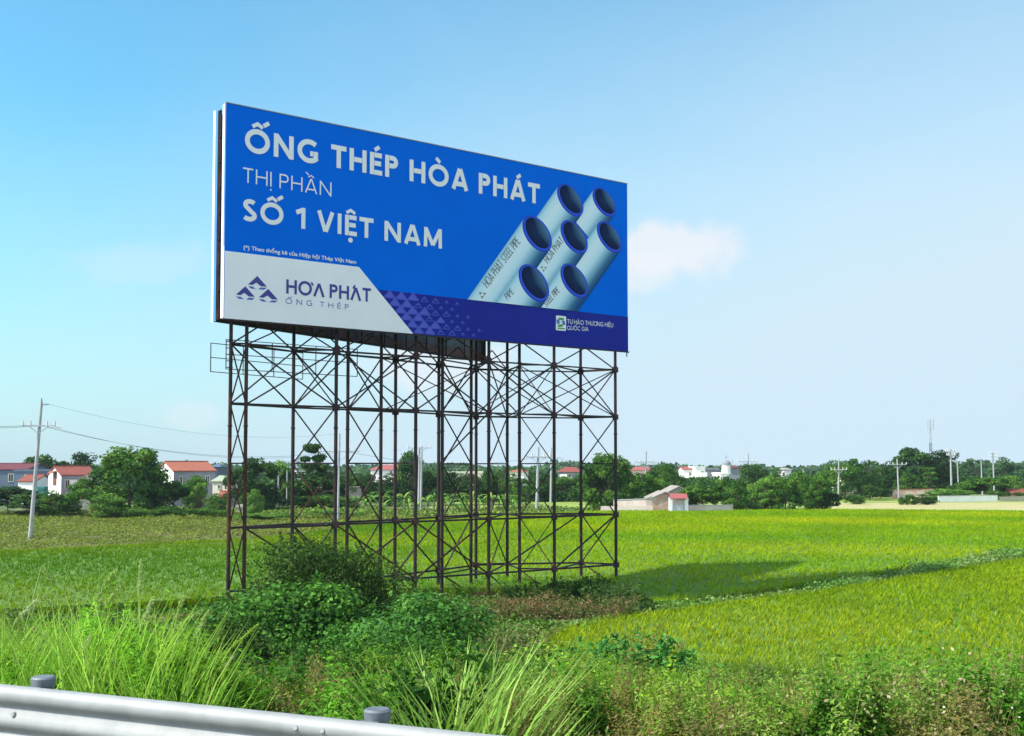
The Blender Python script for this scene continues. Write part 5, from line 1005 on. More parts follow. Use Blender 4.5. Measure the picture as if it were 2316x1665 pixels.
# ------------------------------------------------------------------ houses
def win(root, x, z, w, h, y, wall='glass', frame=True, name='window'):
    mb = MB(); mb.box(x-w/2, y-0.05, z, x+w/2, y+0.04, z+h); f = mb.build(name, M[wall], root)
    if frame:
        mb = MB(); t = 0.09
        mb.box(x-w/2-t, y-0.10, z-t, x+w/2+t, y-.02, z); mb.box(x-w/2-t, y-0.10, z+h, x+w/2+t, y-.02, z+h+t); mb.box(x-w/2-t, y-0.10, z, x-w/2, y-.02, z+h); mb.box(x+w/2, y-0.10, z, x+w/2+t, y-.02, z+h); mb.box(x-0.03, y-0.08, z, x+0.03, y-.055, z+h)
        mb.build('frame', M['wallc'], f)
    return f
def gable(name, x0, x1, yr, ye, D, dep, lab, wall='wallg', side='wallw', roof='tileo', rz=0.0, wins=(), axis='x', cat='house', ov=0.25, sidewins=()):
    """ridge along x (axis x) ; x0,x1 = disp extents of the long wall; yr ridge, ye eaves"""
    X0, X1 = ax(x0, D), ax(x1, D); wd = X1-X0; zr = az(yr, D+dep/2); ze = az(ye, D); root = empty(name, ((X0+X1)/2, D, 0), rz, label=lab, cat=cat); h = wd/2
    if axis == 'x':
        mb = MB(); mb.add([(-h, 0, 0), (h, 0, 0), (h, dep, 0), (-h, dep, 0), (-h, 0, ze), (h, 0, ze), (h, dep, ze), (-h, dep, ze)], [(0, 1, 5, 4), (2, 3, 7, 6), (0, 3, 2, 1)]); mb.build('wall', M[wall], root)
        for s_, m_ in ((-1, side), (1, wall)):
            mb = MB(); q = [(s_*h, 0, 0), (s_*h, dep, 0), (s_*h, dep, ze), (s_*h, dep/2, zr-0.1), (s_*h, 0, ze)]
            q2 = [(a-s_*0.15, b*0.98+0.05, c) for a, b, c in q]; mb.add(q+q2, [(0, 1, 2, 3, 4), (5, 6, 7, 8, 9), (0, 1, 6, 5), (1, 2, 7, 6), (2, 3, 8, 7), (3, 4, 9, 8), (4, 0, 5, 9)]); mb.build('gable_wall', M[m_], root)
        mb = MB(); t = 0.16; sl_ = (zr-ze)/(dep/2); e = ov
        for sg in (0, 1):
            y0_ = -e if sg == 0 else dep+e; z0_ = ze-sl_*e; a = [(-h-.2, y0_, z0_), (h+.2, y0_, z0_), (h+.2, dep/2, zr), (-h-.2, dep/2, zr)]
            mb.add(a+[(p[0], p[1], p[2]+t) for p in a], [(0, 1, 2, 3), (4, 5, 6, 7), (0, 1, 5, 4), (1, 2, 6, 5), (3, 0, 4, 7), (2, 3, 7, 6)])
        rf = mb.build('roof', M[roof], root)
        mb = MB(); mb.bar((-h-.2, dep/2, zr+t+.04), (h+.2, dep/2, zr+t+.04), .3, .16); mb.build('ridge', M[roof], rf)
    else:
        mb = MB(); q = [(-h, 0, 0), (h, 0, 0), (h, 0, ze), (0, 0, zr-.1), (-h, 0, ze)]; q2 = [(a, dep, c) for a, b, c in q]; mb.add(q+q2, [(0, 1, 2, 3, 4), (9, 8, 7, 6, 5), (1, 6, 7, 2), (0, 4, 9, 5)]); mb.build('wall', M[wall], root)
        mb = MB(); t = 0.16; sl_ = (zr-ze)/h
        for sg in (-1, 1):
            a = [(sg*(h+ov), -ov, ze-sl_*ov), (sg*(h+ov), dep+ov, ze-sl_*ov), (0, dep+ov, zr), (0, -ov, zr)]
            mb.add(a+[(p[0], p[1], p[2]+t) for p in a], [(0, 1, 2, 3), (4, 5, 6, 7), (0, 1, 5, 4), (1, 2, 6, 5), (3, 0, 4, 7), (2, 3, 7, 6)])
        mb.build('roof', M[roof], root)
    for w_ in wins:
        px, y0, y1, pw = w_[:4]; kind = w_[4] if len(w_) > 4 else 'glass'; win(root, ax(px, D)-(X0+X1)/2, az(y1, D), pw/2700*D, az(y0, D)-az(y1, D), 0, kind)
    for (yy, z, w, hh, kd) in sidewins:
        mb = MB(); mb.box(-h-0.06, yy-w/2, z, -h+.05, yy+w/2, z+hh); mb.build('window', M[kd], root)
        mb = MB(); mb.add([(-h-0.1, yy-w/2-.3, z+hh+.15), (-h-0.1, yy+w/2+.3, z+hh+.15), (-h-0.9, yy+w/2+.3, z+hh-.15), (-h-.9, yy-w/2-.3, z+hh-.15), (-h-0.1, yy-w/2-.3, z+hh+.25), (-h-0.1, yy+w/2+.3, z+hh+.25), (-h-0.9, yy+w/2+.3, z+hh-.05), (-h-.9, yy-w/2-.3, z+hh-.05)], [(3, 2, 1, 0), (4, 5, 6, 7), (0, 1, 5, 4), (2, 3, 7, 6), (1, 2, 6, 5), (3, 0, 4, 7)]); mb.build('awning', M['tileo'], root)
    return root
def block(name, x0, x1, yt, D, dep, lab, wall='wallw', rz=0.0, wins=(), roof=None, yr=None, floors=(), cat='building', parapet=True, balc=()):
    X0, X1 = ax(x0, D), ax(x1, D); c = (X0+X1)/2; h = (X1-X0)/2; zt = az(yt, D); root = empty(name, (c, D, 0), rz, label=lab, cat=cat)
    mb = MB(); mb.box(-h, 0, 0, h, dep, zt); mb.build('wall', M[wall], root)
    if parapet and not roof: mb = MB(); mb.box(-h-.15, -.15, zt, h+.15, dep+.15, zt+.35); mb.build('parapet', M[wall], root)
    if roof:
        zr = az(yr, D+dep/2); mb = MB(); mb.add([(-h-.4, -.5, zt), (h+.4, -.5, zt), (h+.4, dep+.4, zt), (-h-.4, dep+.4, zt), (-h*.55, dep*.5, zr), (h*.55, dep*.5, zr)], [(0, 3, 2, 1), (0, 1, 5, 4), (1, 2, 5), (2, 3, 4, 5), (3, 0, 4)]); mb.build('roof', M[roof], root)
    for w_ in wins:
        px, y0, y1, pw = w_[:4]; kind = w_[4] if len(w_) > 4 else 'glass'; win(root, ax(px, D)-c, az(y1, D), pw/2700*D, az(y0, D)-az(y1, D), 0, kind)
    for (xa, xb, yy) in balc:
        mb = MB(); a, b = ax(xa, D)-c, ax(xb, D)-c; z = az(yy, D); mb.box(a, -1.2, z-.15, b, 0.02, z); mb.box(a, -1.2, z, b, -1.08, z+.9); mb.box(a, -1.08, z, a+.12, 0, z+.9); mb.build('balcony', M['wallw'], root)
    return root
HR = R(-12)
gable('house', 137, 210, 1034, 1052, 203, 7.5, 'two storey house with white gable end and red roof at the left', 'wallg', 'wallw', 'tile', R(36), [(150, 1063, 1080, 8), (164, 1063, 1079, 15, 'wallw'), (186, 1062, 1079, 8, 'glass')], sidewins=[(3.6, 3.8, 1.9, 2.2, 'wood')])
gable('house', 384, 478, 1024, 1043, 198, 8.5, 'long two storey house with orange red roof and grey front wall', 'wallg', 'wallw', 'tileo', R(33), [(400, 1055, 1070, 6), (460, 1054, 1070, 7)])
gable('shed', 174, 208, 1054, 1068, 200, 6, 'small tan gabled shed right below the red roofed house', 'wallt', 'wallt', 'tilegr', 0, [(184, 1076, 1082, 5)], axis='y', cat='shed')
gable('outbuilding', 95, 168, 1100, 1112, 196, 6, 'low outbuilding with red tiled roof below the white gable house', 'wallc', 'wallw', 'tile', R(-14))
gable('outbuilding', 40, 80, 1053, 1066, 215, 6, 'white single storey house with brownish roof behind the leaning pole', 'wallw', 'wallw', 'tile', R(-8))
gable('warehouse', -80, 60, 1028, 1040, 230, 12, 'long shed with maroon roof at the far left edge', 'slate', 'slate', 'tiled', 0, [(-10, 1050, 1066, 10), (25, 1050, 1066, 10)], cat='shed')
block('house', 32, 112, 1044, 222, 8, 'blue grey flat roofed building behind the leaning pole', 'slate', 0, [(60, 1052, 1060, 8), (90, 1052, 1060, 8)], cat='house')
block('shed', 84, 98, 1082, 212, 3, 'teal sheet metal shed beside the leaning pole', 'teal', 0, cat='shed')
block('house', 466, 484, 1034, 225, 7, 'teal grey tower like rooftop room right of the long red roofed house', 'slate', 0, roof='slate', yr=1027, cat='house')
gable('house', 470, 512, 1056, 1066, 196, 6, 'small cream house with pale green roof left of the tower', 'wallc', 'wallw', 'tileg', R(-10), [(486, 1074, 1082, 6)])
gable('shed', 484, 506, 1090, 1104, 190, 4, 'tiny orange roofed shed near the left tower leg', 'wallp', 'wallp', 'tileo', 0, cat='shed')
block('gatehouse', 525, 547, 1124, 178, 3, 'small weathered brown block house at the field edge behind the first tower legs', 'wallt', 0, parapet=True, cat='hut')
b = block('building', 602, 655, 1046, 300, 14, 'white building with open steel roof deck and water tank', 'wallw', 0, [(615, 1052, 1058, 5), (640, 1052, 1058, 5)])
mb = MB(); X = 3.0; zt = az(1046, 300)
for z_ in (1.2, 2.6): mb.box(-3.5+z_*.2, 1, zt+z_*1.0, 3.4, 9, zt+z_+.2)
for sx in (-2.6, 0, 2.8): mb.box(sx-.1, 1.2, zt, sx+.1, 1.4, zt+2.7)
mb.build('roof_deck', M['metalgrey'], b); mb = MB(); mb.tube((1.4, 3, zt+3.3), (3.0, 3, zt+3.3), .7, n=14); mb.build('water_tank', M['metalgrey'], b)
block('house', 820, 888, 1040, 290, 9, 'white house with bright pinkish red hipped roof seen through the tower', 'wallw', R(-8), [(866, 1043, 1051, 5), (880, 1043, 1051, 5)], 'tilep', 1029, cat='house')
block('building', 990, 1068, 1047, 330, 10, 'long low white building seen through the middle of the tower', 'wallc', 0, [(1005, 1050, 1055, 4), (1030, 1050, 1055, 4), (1050, 1050, 1055, 4)])
block('house', 1128, 1160, 1045, 320, 9, 'white house with orange roof behind the right tower legs', 'wallw', R(-8), [(1138, 1049, 1055, 4)], 'tileo', 1040, cat='house')
block('villa', 1236, 1284, 1045, 300, 9, 'grey villa with layered red roofs between the two right tower legs', 'wallg', R(-6), [(1262, 1050, 1057, 6)], 'tile', 1034, balc=[(1240, 1256, 1058)], cat='villa')
block('villa', 1396, 1446, 1041, 320, 10, 'pinkish red roofed villa right of the big round tree', 'wallp', R(-6), [(1410, 1046, 1054, 5), (1432, 1046, 1054, 5)], 'tilep', 1033, cat='villa')
gable('row_house', 1512, 1545, 1035, 1040, 300, 8, 'white house with pink roof at the left end of the tall white row', 'wallw', 'wallw', 'tilep', 0, [(1528, 1046, 1053, 4)])
block('row_house', 1540, 1561, 1036, 297, 9, 'tall narrow white house with balconies', 'wallw', R(6), [(1555, 1044, 1052, 7), (1555, 1058, 1066, 7)], balc=[(1549, 1563, 1054), (1549, 1563, 1068)], cat='house')
block('row_house', 1562, 1592, 1040, 304, 12, 'plain grey walled tall house right of the white one with balconies', 'wallg', 0, cat='house')
b = block('row_house', 1596, 1613, 1050, 292, 8, 'white house with a round domed turret on its roof', 'wallw', R(6), [(1604, 1056, 1062, 5)], cat='house')
zt = az(1050, 292); mb = MB(); mb.tube((1.2, 3, zt), (1.2, 3, zt+2.2), 1.05, n=16); mb.build('turret', M['wallw'], b)
mb = MB()
for k in range(5): mb.tube((1.2, 3, zt+2.2+1.2*math.sin(k*math.pi/10)), (1.2, 3, zt+2.2+1.2*math.sin((k+1)*math.pi/10)), 1.2*math.cos(k*math.pi/10), 1.2*math.cos((k+1)*math.pi/10)+.02, n=16)
mb.tube((1.2, 3, zt+3.7), (1.2, 3, zt+4.8), .15, .03, n=6); mb.build('dome', M['wallg'], b)
block('row_house', 1612, 1638, 1036, 305, 10, 'grey house with dark reddish roof right of the domed turret', 'wallg', 0, roof='tiled', yr=1031, cat='house')
block('house', 1735, 1752, 1040, 340, 7, 'small white gabled house peeking over trees right of the dark clump', 'wallw', 0, roof='tilegr', yr=1036, cat='house')
block('house', 1858, 1896, 1083, 262, 6, 'low pale yellow building behind the pale pole on the right', 'wallc', 0, [(1876, 1086, 1090, 6)], cat='house')
block('house', 1864, 1871, 1062, 275, 5, 'narrow white house glimpsed among the right hand trees', 'wallw', 0, cat='house')
gable('house', 2240, 2290, 1085, 1093, 255, 6, 'low orange walled house cut by the right edge', 'brick', 'brick', 'tile', 0)
# garden and compound walls
def wall(name, pts, D, lab, m, th=0.25, cop=None, cat='wall', y0=None):
    """pts: (x disp, y top disp) along depth D or list of D"""
    Ds = D if isinstance(D, (list, tuple)) else [D]*len(pts); P = [(ax(x, d), d, az(y, d)) for (x, y), d in zip(pts, Ds)]
    cx, cy = P[0][0], P[0][1]; root = empty(name, (cx, cy, 0), label=lab, cat=cat); mb = MB()
    for a, b in zip(P[:-1], P[1:]):
        A0 = (a[0]-cx, a[1]-cy); B0 = (b[0]-cx, b[1]-cy)
        mb.add([(A0[0], A0[1], 0), (B0[0], B0[1], 0), (B0[0], B0[1]+th, 0), (A0[0], A0[1]+th, 0), (A0[0], A0[1], a[2]), (B0[0], B0[1], b[2]), (B0[0], B0[1]+th, b[2]), (A0[0], A0[1]+th, a[2])], [(0, 1, 5, 4), (2, 3, 7, 6), (4, 5, 6, 7), (1, 2, 6, 5), (3, 0, 4, 7)])
    mb.build('masonry', M[m], root)
    if cop:
        mb = MB()
        for a, b in zip(P[:-1], P[1:]): mb.bar((a[0]-cx, a[1]-cy+th/2, a[2]+.05), (b[0]-cx, b[1]-cy+th/2, b[2]+.05), th+.15, .1)
        mb.build('coping', M[cop], root)
    return root
wall('brick_wall', [(1358, 1108), (1430, 1105), (1442, 1099)], [180, 178, 178], 'long weathered brick wall at the left of the farm compound', 'brickw', cop='conc')
wall('plinth_wall', [(1330, 1121), (1445, 1120)], [179.4, 177.4], 'low pale rubble wall in front of the weathered brick wall', 'brickw', 0.3)
r_ = gable('barn', 1442, 1503, 1089, 1104, 178, 8, 'brick barn with patched gable wall and fibre cement roof', 'brick', 'brick', 'tilegr', 0, axis='y', cat='barn')
gable('farmhouse', 1478, 1528, 1077, 1091, 190, 9, 'brown gabled farmhouse rising behind the brick barn', 'wallt', 'wallt', 'tilegr', 0, [(1503, 1082, 1089, 3)], axis='y')
gt = empty('gate', (ax(1500, 176), 176, 0), label='farm gate with white pillars, grey doors and small red tiled roof', cat='gate')
h2 = az(1103, 176); gx0, gx1 = ax(1484, 176)-ax(1500, 176), ax(1519, 176)-ax(1500, 176)
for x in (gx0, gx1): mb = MB(); mb.box(x-.25, -.2, 0, x+.25, .3, h2+.1); mb.build('pillar', M['wallw'], gt)
for (a, b_) in ((gx0+.3, (gx0+gx1)/2-.02), ((gx0+gx1)/2+.02, gx1-.3)):
    mb = MB(); mb.box(a, 0, 0.05, b_, .08, h2*.62)
    for k in range(6): x = a+.08+(b_-a-.16)*k/5; mb.box(x-.03, 0.01, h2*.62, x+.03, .07, h2*.88)
    mb.build('door_leaf', M['metalgrey'], gt)
mb = MB(); mb.add([(gx0-.1, -.7, h2-.1), (gx1+.1, -.7, h2-.1), (gx1+.1, .3, h2+.55), (gx0-.1, .3, h2+.55), (gx0-.1, -.7, h2), (gx1+.1, -.7, h2), (gx1+.1, .3, h2+.65), (gx0-.1, .3, h2+.65)], [(3, 2, 1, 0), (4, 5, 6, 7), (0, 1, 5, 4), (1, 2, 6, 5), (2, 3, 7, 6), (3, 0, 4, 7)]); mb.build('roof', M['tilep'], gt)
wall('garden_wall', [(1521, 1120), (1622, 1119)], [176.5, 178], 'low white wall right of the farm gate under overhanging trees', 'brickw', cop='conc')
wall('brick_wall', [(1975, 1085), (2066, 1083)], 262, 'orange brick wall under the tall right hand trees', 'brick', cop='tileo')
wall('white_wall', [(2076, 1099), (2207, 1097)], [238, 242], 'long low white wall at the far side of the right paddy', 'wallw', cop='conc')
wall('white_wall', [(2084, 1091), (2140, 1093)], [250, 252], 'second pale wall just behind the long low white one', 'wallw')
wall('rubble_wall', [(2212, 1100), (2300, 1098)], [242, 246], 'dark stone wall continuing right of the long white wall', 'wallt')
wall('brick_wall', [(660, 1082), (800, 1078)], [200, 202], 'long tan wall behind the banana plants', 'wallt', cop='wallc')
wall('green_fence', [(1215, 1078), (1300, 1079)], [262, 264], 'pale green sheet fence behind the yellow field', 'teal', cat='fence')
# field shrine on the left
t_ = empty('grave', (ax(226, 178), 178, 0), label='small white and red shrine at the edge of the scrub field', cat='shrine')
mb = MB(); mb.box(-.5, -.4, 0, .5, .4, 1.1); mb.build('plinth', M['wallw'], t_); mb = MB(); mb.box(-.65, -.5, 1.1, .65, .5, 1.35); mb.build('roof', M['tileo'], t_)
# ------------------------------------------------------------------ trees
TREECACHE = {}
def crownmesh(kind, var, pal):
    key = (kind, var, pal)
    if key in TREECACHE: return TREECACHE[key]
    r = np.random.default_rng(100+var*7+len(kind)); parts = []; P_ = PALS[pal]
    cl = []
    if kind == 'round':
        for k in range(34):
            a = r.uniform(0, 6.28); zz = r.uniform(0.12, 0.93); prof = math.sin(min(1, (zz+0.10))*math.pi*0.93)**0.55; rr = 0.40*prof*r.uniform(0.35, 1.0); cl.append((rr*math.cos(a), rr*math.sin(a), zz, r.uniform(0.11, 0.17)))
    elif kind == 'dome':
        for k in range(58):
            a = r.uniform(0, 6.28); zz = r.uniform(0.06, 0.90); prof = math.sqrt(max(0.05, 1-((zz-0.42)/0.56)**2)); rr = 0.41*prof*r.uniform(0.55, 1.0); cl.append((rr*math.cos(a), rr*math.sin(a), zz, r.uniform(0.09, 0.14)))
    elif kind == 'wide':
        for k in range(36):
            a = r.uniform(0, 6.28); rr = 0.44*math.sqrt(r.uniform(0.03, 1)); zz = 0.42+0.48*(1-(rr/0.5)**2)*r.uniform(0.55, 1.0); zz = zz if r.random() < 0.75 else r.uniform(0.25, 0.5); cl.append((rr*math.cos(a), rr*math.sin(a), zz, r.uniform(0.08, 0.13)))
    elif kind == 'layered':
        for k in range(34):
            lay = r.integers(0, 6); zz = 0.22+lay*0.14; rr = (0.44-lay*0.065)*math.sqrt(r.uniform(0.05, 1)); a = r.uniform(0, 6.28); cl.append((rr*math.cos(a), rr*math.sin(a), zz+r.uniform(-.03, .03), r.uniform(0.06, 0.10)))
    elif kind == 'airy':
        for k in range(24):
            a = r.uniform(0, 6.28); zz = r.uniform(0.3, 0.95); rr = 0.42*math.sqrt(r.uniform(0.05, 1))*(0.5+0.5*math.sin(zz*3.0)); cl.append((rr*math.cos(a), rr*math.sin(a), zz, r.uniform(0.06, 0.10)))
    else:  # hedge: low and broad
        for k in range(40):
            x = r.uniform(-.5, .5); y = r.uniform(-.25, .25); zz = r.uniform(0.1, 0.86); cl.append((x, y, zz*(0.85+0.2*math.sin(x*9+var)), r.uniform(0.10, 0.17)))
    for (x, y, z, s) in cl:
        n = 150 if kind != 'airy' else 100; d = r.normal(0, 1, (n, 3)); d /= np.linalg.norm(d, axis=1, keepdims=True); rad = r.uniform(0.35, 1.1, (n, 1))**0.6
        fl = 0.55 if kind == 'layered' else 0.85
        Q = d*rad*s*np.array([1.15, 1.15, fl])+np.array([x, y, z]); Q[:, 2] = np.maximum(Q[:, 2], 0.01)
        nr = d*0.7+r.normal(0, 0.5, (n, 3)); nr[:, 2] += 0.45
        c = np.array(P_[r.integers(0, len(P_))])*(1+r.normal(0, 0.16, (n, 1)))*r.uniform(0.8, 1.2)
        parts.append(leaves(Q, nr, r.uniform(0.030, 0.062, n), np.clip(c, 0.004, 0.7), 0.75))
    V, Fc, C = merge(parts); me = npmesh('crown', V, Fc, C); me.materials.append(M['leaf'])
    mb = MB(); top = 0.6
    mb.tube((0, 0, 0), (0.01, 0, 0.3), 0.022, 0.016, 8); mb.tube((0.01, 0, 0.3), (0.0, 0.01, top), 0.016, 0.008, 7)
    for (x, y, z, s) in cl[:9]: mb.tube((0.01, 0, min(0.35, z*0.5)), (x*0.9, y*0.9, z), 0.009, 0.003, 5)
    tm = bpy.data.meshes.new('trunk'); tm.from_pydata(mb.v, [], mb.f); tm.materials.append(M['bark']); TREECACHE[key] = (me, tm); return me, tm
PALS = {'d': [(0.026, 0.072, 0.014), (0.038, 0.095, 0.016), (0.02, 0.058, 0.014), (0.055, 0.12, 0.022)],
        'm': [(0.05, 0.13, 0.016), (0.075, 0.17, 0.02), (0.035, 0.10, 0.014), (0.10, 0.20, 0.026)],
        'w': [(0.02, 0.06, 0.014), (0.04, 0.105, 0.018), (0.03, 0.08, 0.016), (0.06, 0.13, 0.02)],
        'l': [(0.12, 0.24, 0.035), (0.15, 0.28, 0.045), (0.09, 0.20, 0.03)],
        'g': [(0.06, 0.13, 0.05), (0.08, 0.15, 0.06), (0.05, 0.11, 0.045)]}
ti = [0]
def tree(xc, yt, yb, w, kind, pal, lab, D=None, name='tree', cat='tree', group=None):
    D = D or 7.2*2700/max(20, (yb-1030)); z = az(yt, D)*1.09; x = ax(xc, D); W_ = w/2700*D*1.25; ti[0] += 1
    cm, tm = crownmesh(kind, ti[0] % 4, pal); root = empty(name, (x, D, 0), random.uniform(0, 6.28) if kind != 'hedge' else random.choice([0, math.pi]), label=lab, cat=cat, group=group)
    sx = W_/0.98; sc = (sx, sx*(0.9 if kind != 'hedge' else 0.8), z)
    link('crown', cm, None, root, scale=sc)
    link('trunk', tm, None, root, scale=(z, z, z) if kind != 'hedge' else sc)
    return root
TR = [
 (20, 1076, 1142, 150, 'wide', 'd', 'dark spreading tree filling the far left edge', None),
 (95, 1006, 1100, 120, 'wide', 'd', 'broad dark tree crown behind the white gable house', 262),
 (182, 1013, 1100, 78, 'round', 'd', 'smaller dark tree crown right of the broad one behind the red roof', 262),
 (118, 1092, 1145, 86, 'round', 'm', 'bushy green tree below the white gable house', None),
 (158, 1108, 1146, 52, 'round', 'm', 'small conical green bush left of the big round tree', 176),
 (60, 1104, 1146, 80, 'wide', 'd', 'low dark tree at the foot of the leaning pole', None),
 (288, 996, 1147, 150, 'dome', 'm', 'biggest round dark green tree of the left group', 172),
 (205, 1056, 1148, 100, 'wide', 'm', 'feathery green tree leaning left of the biggest round tree', 170),
 (240, 1098, 1148, 70, 'round', 'l', 'lighter green sapling in front of the biggest round tree', 166),
 (385, 1063, 1145, 105, 'wide', 'd', 'dark tree in front of the long red roofed house', 178),
 (350, 1100, 1148, 50, 'round', 'd', 'low dark bush tree right of the biggest round tree', 172),
 (440, 1075, 1148, 50, 'airy', 'l', 'bright yellow green young tree before the long house', 172),
 (432, 1060, 1130, 60, 'round', 'm', 'mid green tree touching the right end of the grey house wall', 185),
 (478, 1098, 1150, 60, 'round', 'm', 'green tree below the small cream house', 170),
 (528, 1030, 1140, 56, 'wide', 'd', 'dark tree between the two first tower legs', 190),
 (572, 1022, 1140, 92, 'dome', 'd', 'tall dark tree right of the first tower legs', 186),
 (617, 1030, 1105, 56, 'round', 'l', 'bright yellow green tree beside the transformer', 205),
 (566, 1090, 1144, 42, 'round', 'l', 'small round light green tree on a thin trunk', 172),
 (640, 1050, 1130, 60, 'round', 'd', 'dark tree behind the transformer poles', 205),
 (692, 994, 1140, 96, 'layered', 'd', 'tallest layered tree seen through the tower', 195),
 (700, 1042, 1138, 130, 'wide', 'd', 'dark bushy tree below the tallest layered tree', 196),
 (765, 1050, 1135, 80, 'wide', 'd', 'dark tree left of the banana grove', 205),
 (810, 1058, 1130, 70, 'round', 'd', 'low dark tree under the pinkish roof, left one', 215),
 (862, 1056, 1130, 76, 'round', 'd', 'low dark tree under the pinkish roof, right one', 215),
 (905, 1010, 1125, 66, 'round', 'd', 'tall dark tree just left of the paired poles', 215),
 (948, 1042, 1125, 60, 'wide', 'd', 'dark tree just right of the paired poles', 218),
 (995, 1052, 1125, 76, 'round', 'd', 'dark tree in front of the long low white building', 222),
 (1045, 1046, 1122, 76, 'wide', 'd', 'spreading dark tree right of the long low white building', 222),
 (1092, 1052, 1122, 66, 'round', 'd', 'dark tree right behind the longest tower leg', 225),
 (1135, 1056, 1122, 60, 'round', 'm', 'mid green tree left of the thick pole', 222),
 (1165, 1064, 1135, 66, 'airy', 'm', 'loose green tree at the foot of the thick pole', 192),
 (1200, 1056, 1118, 60, 'round', 'd', 'dark tree just right of the thick pole', 240),
 (1245, 1060, 1116, 70, 'round', 'm', 'green tree below the red roofed villa', 245),
 (1285, 1056, 1116, 56, 'round', 'm', 'green tree between villa and big round tree', 245),
 (1347, 1010, 1126, 104, 'dome', 'm', 'big round tree beside the last tower leg', 190),
 (1330, 1050, 1124, 90, 'round', 'm', 'lower fuller tree in front of the big round one', 198),
 (1358, 1092, 1124, 44, 'wide', 'm', 'small drooping tree over the rubble wall', 184),
 (1425, 1052, 1116, 70, 'dome', 'm', 'bright leaved green tree above the long brick wall', 205),
 (1475, 1035, 1114, 60, 'round', 'm', 'tree under the pink roofed villas', 240),
 (1500, 1058, 1114, 60, 'round', 'd', 'dark tree right of the brick barn roof', 225),
 (1445, 1042, 1110, 46, 'round', 'd', 'small tree left of the pink roofed villas', 260),
 (1555, 1072, 1118, 90, 'wide', 'm', 'low spreading tree overhanging the farm gate wall', 186),
 (1610, 1066, 1118, 70, 'airy', 'm', 'feathery light tree in the middle of the dark clump', 186),
 (1630, 1074, 1120, 64, 'round', 'm', 'rounded green tree over the garden wall end', 182),
 (1668, 1036, 1110, 66, 'round', 'd', 'dark round tree behind the domed house pole', 250),
 (1690, 1060, 1122, 70, 'dome', 'l', 'sunlit green tree in the middle of the right clump', 185),
 (1738, 1060, 1124, 68, 'dome', 'm', 'dense dark tree in the middle of the right clump', 183),
 (1720, 1046, 1110, 60, 'round', 'm', 'tree crown peeking up left of the small white gabled house', 230),
 (1770, 1050, 1115, 70, 'round', 'm', 'green tree right of the small white gabled house', 225),
 (1810, 1054, 1124, 62, 'dome', 'm', 'bright topped tree at the right end of the clump', 190),
 (1838, 1088, 1124, 48, 'wide', 'd', 'low dark bush tree at the tip of the clump', 190),
 (1840, 1025, 1105, 56, 'wide', 'm', 'light green tree behind the pale pole', 285),
 (1870, 1036, 1112, 70, 'round', 'm', 'green tree right of the pale pole', 262),
 (1908, 1020, 1112, 76, 'airy', 'm', 'open crowned tree with sky showing through on the right', 260),
 (1925, 1058, 1112, 84, 'round', 'd', 'dark full tree below the open crowned one', 252),
 (1965, 1030, 1110, 56, 'round', 'd', 'dark tree left of the tall pair on the right', 275),
 (2022, 996, 1105, 100, 'dome', 'd', 'tall dark tree left of the radio mast', 300),
 (2058, 1040, 1108, 60, 'layered', 'm', 'layered green tree below the radio mast', 265),
 (2085, 1008, 1105, 90, 'round', 'd', 'tall dark tree right of the radio mast', 300),
 (2010, 1050, 1108, 70, 'round', 'm', 'green tree behind the orange brick wall', 268),
 (2100, 1078, 1112, 76, 'hedge', 'l', 'yellow green bushes left of the long white wall', 250),
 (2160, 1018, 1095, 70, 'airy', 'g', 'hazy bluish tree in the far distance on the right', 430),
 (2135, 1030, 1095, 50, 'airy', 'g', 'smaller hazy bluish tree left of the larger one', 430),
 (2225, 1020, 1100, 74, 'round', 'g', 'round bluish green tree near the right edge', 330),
 (2180, 1056, 1106, 110, 'wide', 'm', 'broad low tree above the long white wall', 262),
 (2140, 1066, 1110, 80, 'wide', 'm', 'leafy tree over the left end of the long white wall', 264),
 (2235, 1058, 1106, 60, 'round', 'l', 'light green tree above the rubble wall', 262),
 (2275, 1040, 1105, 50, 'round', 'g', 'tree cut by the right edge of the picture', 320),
 (1890, 1092, 1114, 34, 'hedge', 'm', 'small bush left of the orange brick wall', 225),
 (2010, 1094, 1114, 30, 'hedge', 'm', 'small round bush in front of the orange brick wall', 222),
 (2048, 1094, 1114, 40, 'hedge', 'd', 'dark bush right of the small round one', 222),
]
for t in TR: tree(t[0], t[1], t[2], t[3], t[4], t[5], t[6], t[7])
HD = [(355, 1122, 100, 166, 'm', 'low green hedge below the long red roofed house'), (450, 1122, 90, 164, 'm', 'leafy green hedge left of the first tower leg'), (290, 1130, 90, 168, 'l', 'low light green bushes under the biggest round tree'),
 (560, 1136, 90, 160, 'l', 'bright low bushes right of the first tower legs'), (640, 1136, 90, 162, 'l', 'bright low bushes under the transformer'), (710, 1090, 130, 190, 'm', 'tall leafy hedge below the tan wall'), (15, 1138, 90, 170, 'm', 'low green hedge at the far left edge'), (180, 1136, 80, 170, 'm', 'low green hedge left of the shrine'),
 (1640, 1110, 60, 182, 'g', 'grey green bush at the end of the low white wall'), (2240, 1086, 70, 256, 'm', 'dark green bush over the rubble wall'), (730, 1128, 100, 164, 'l', 'bright low plants below the tall leafy hedge')]
for (x, yt, w, D, p, lab) in HD: tree(x, yt, 0, w, 'hedge', p, lab, D, 'hedge', 'hedge')
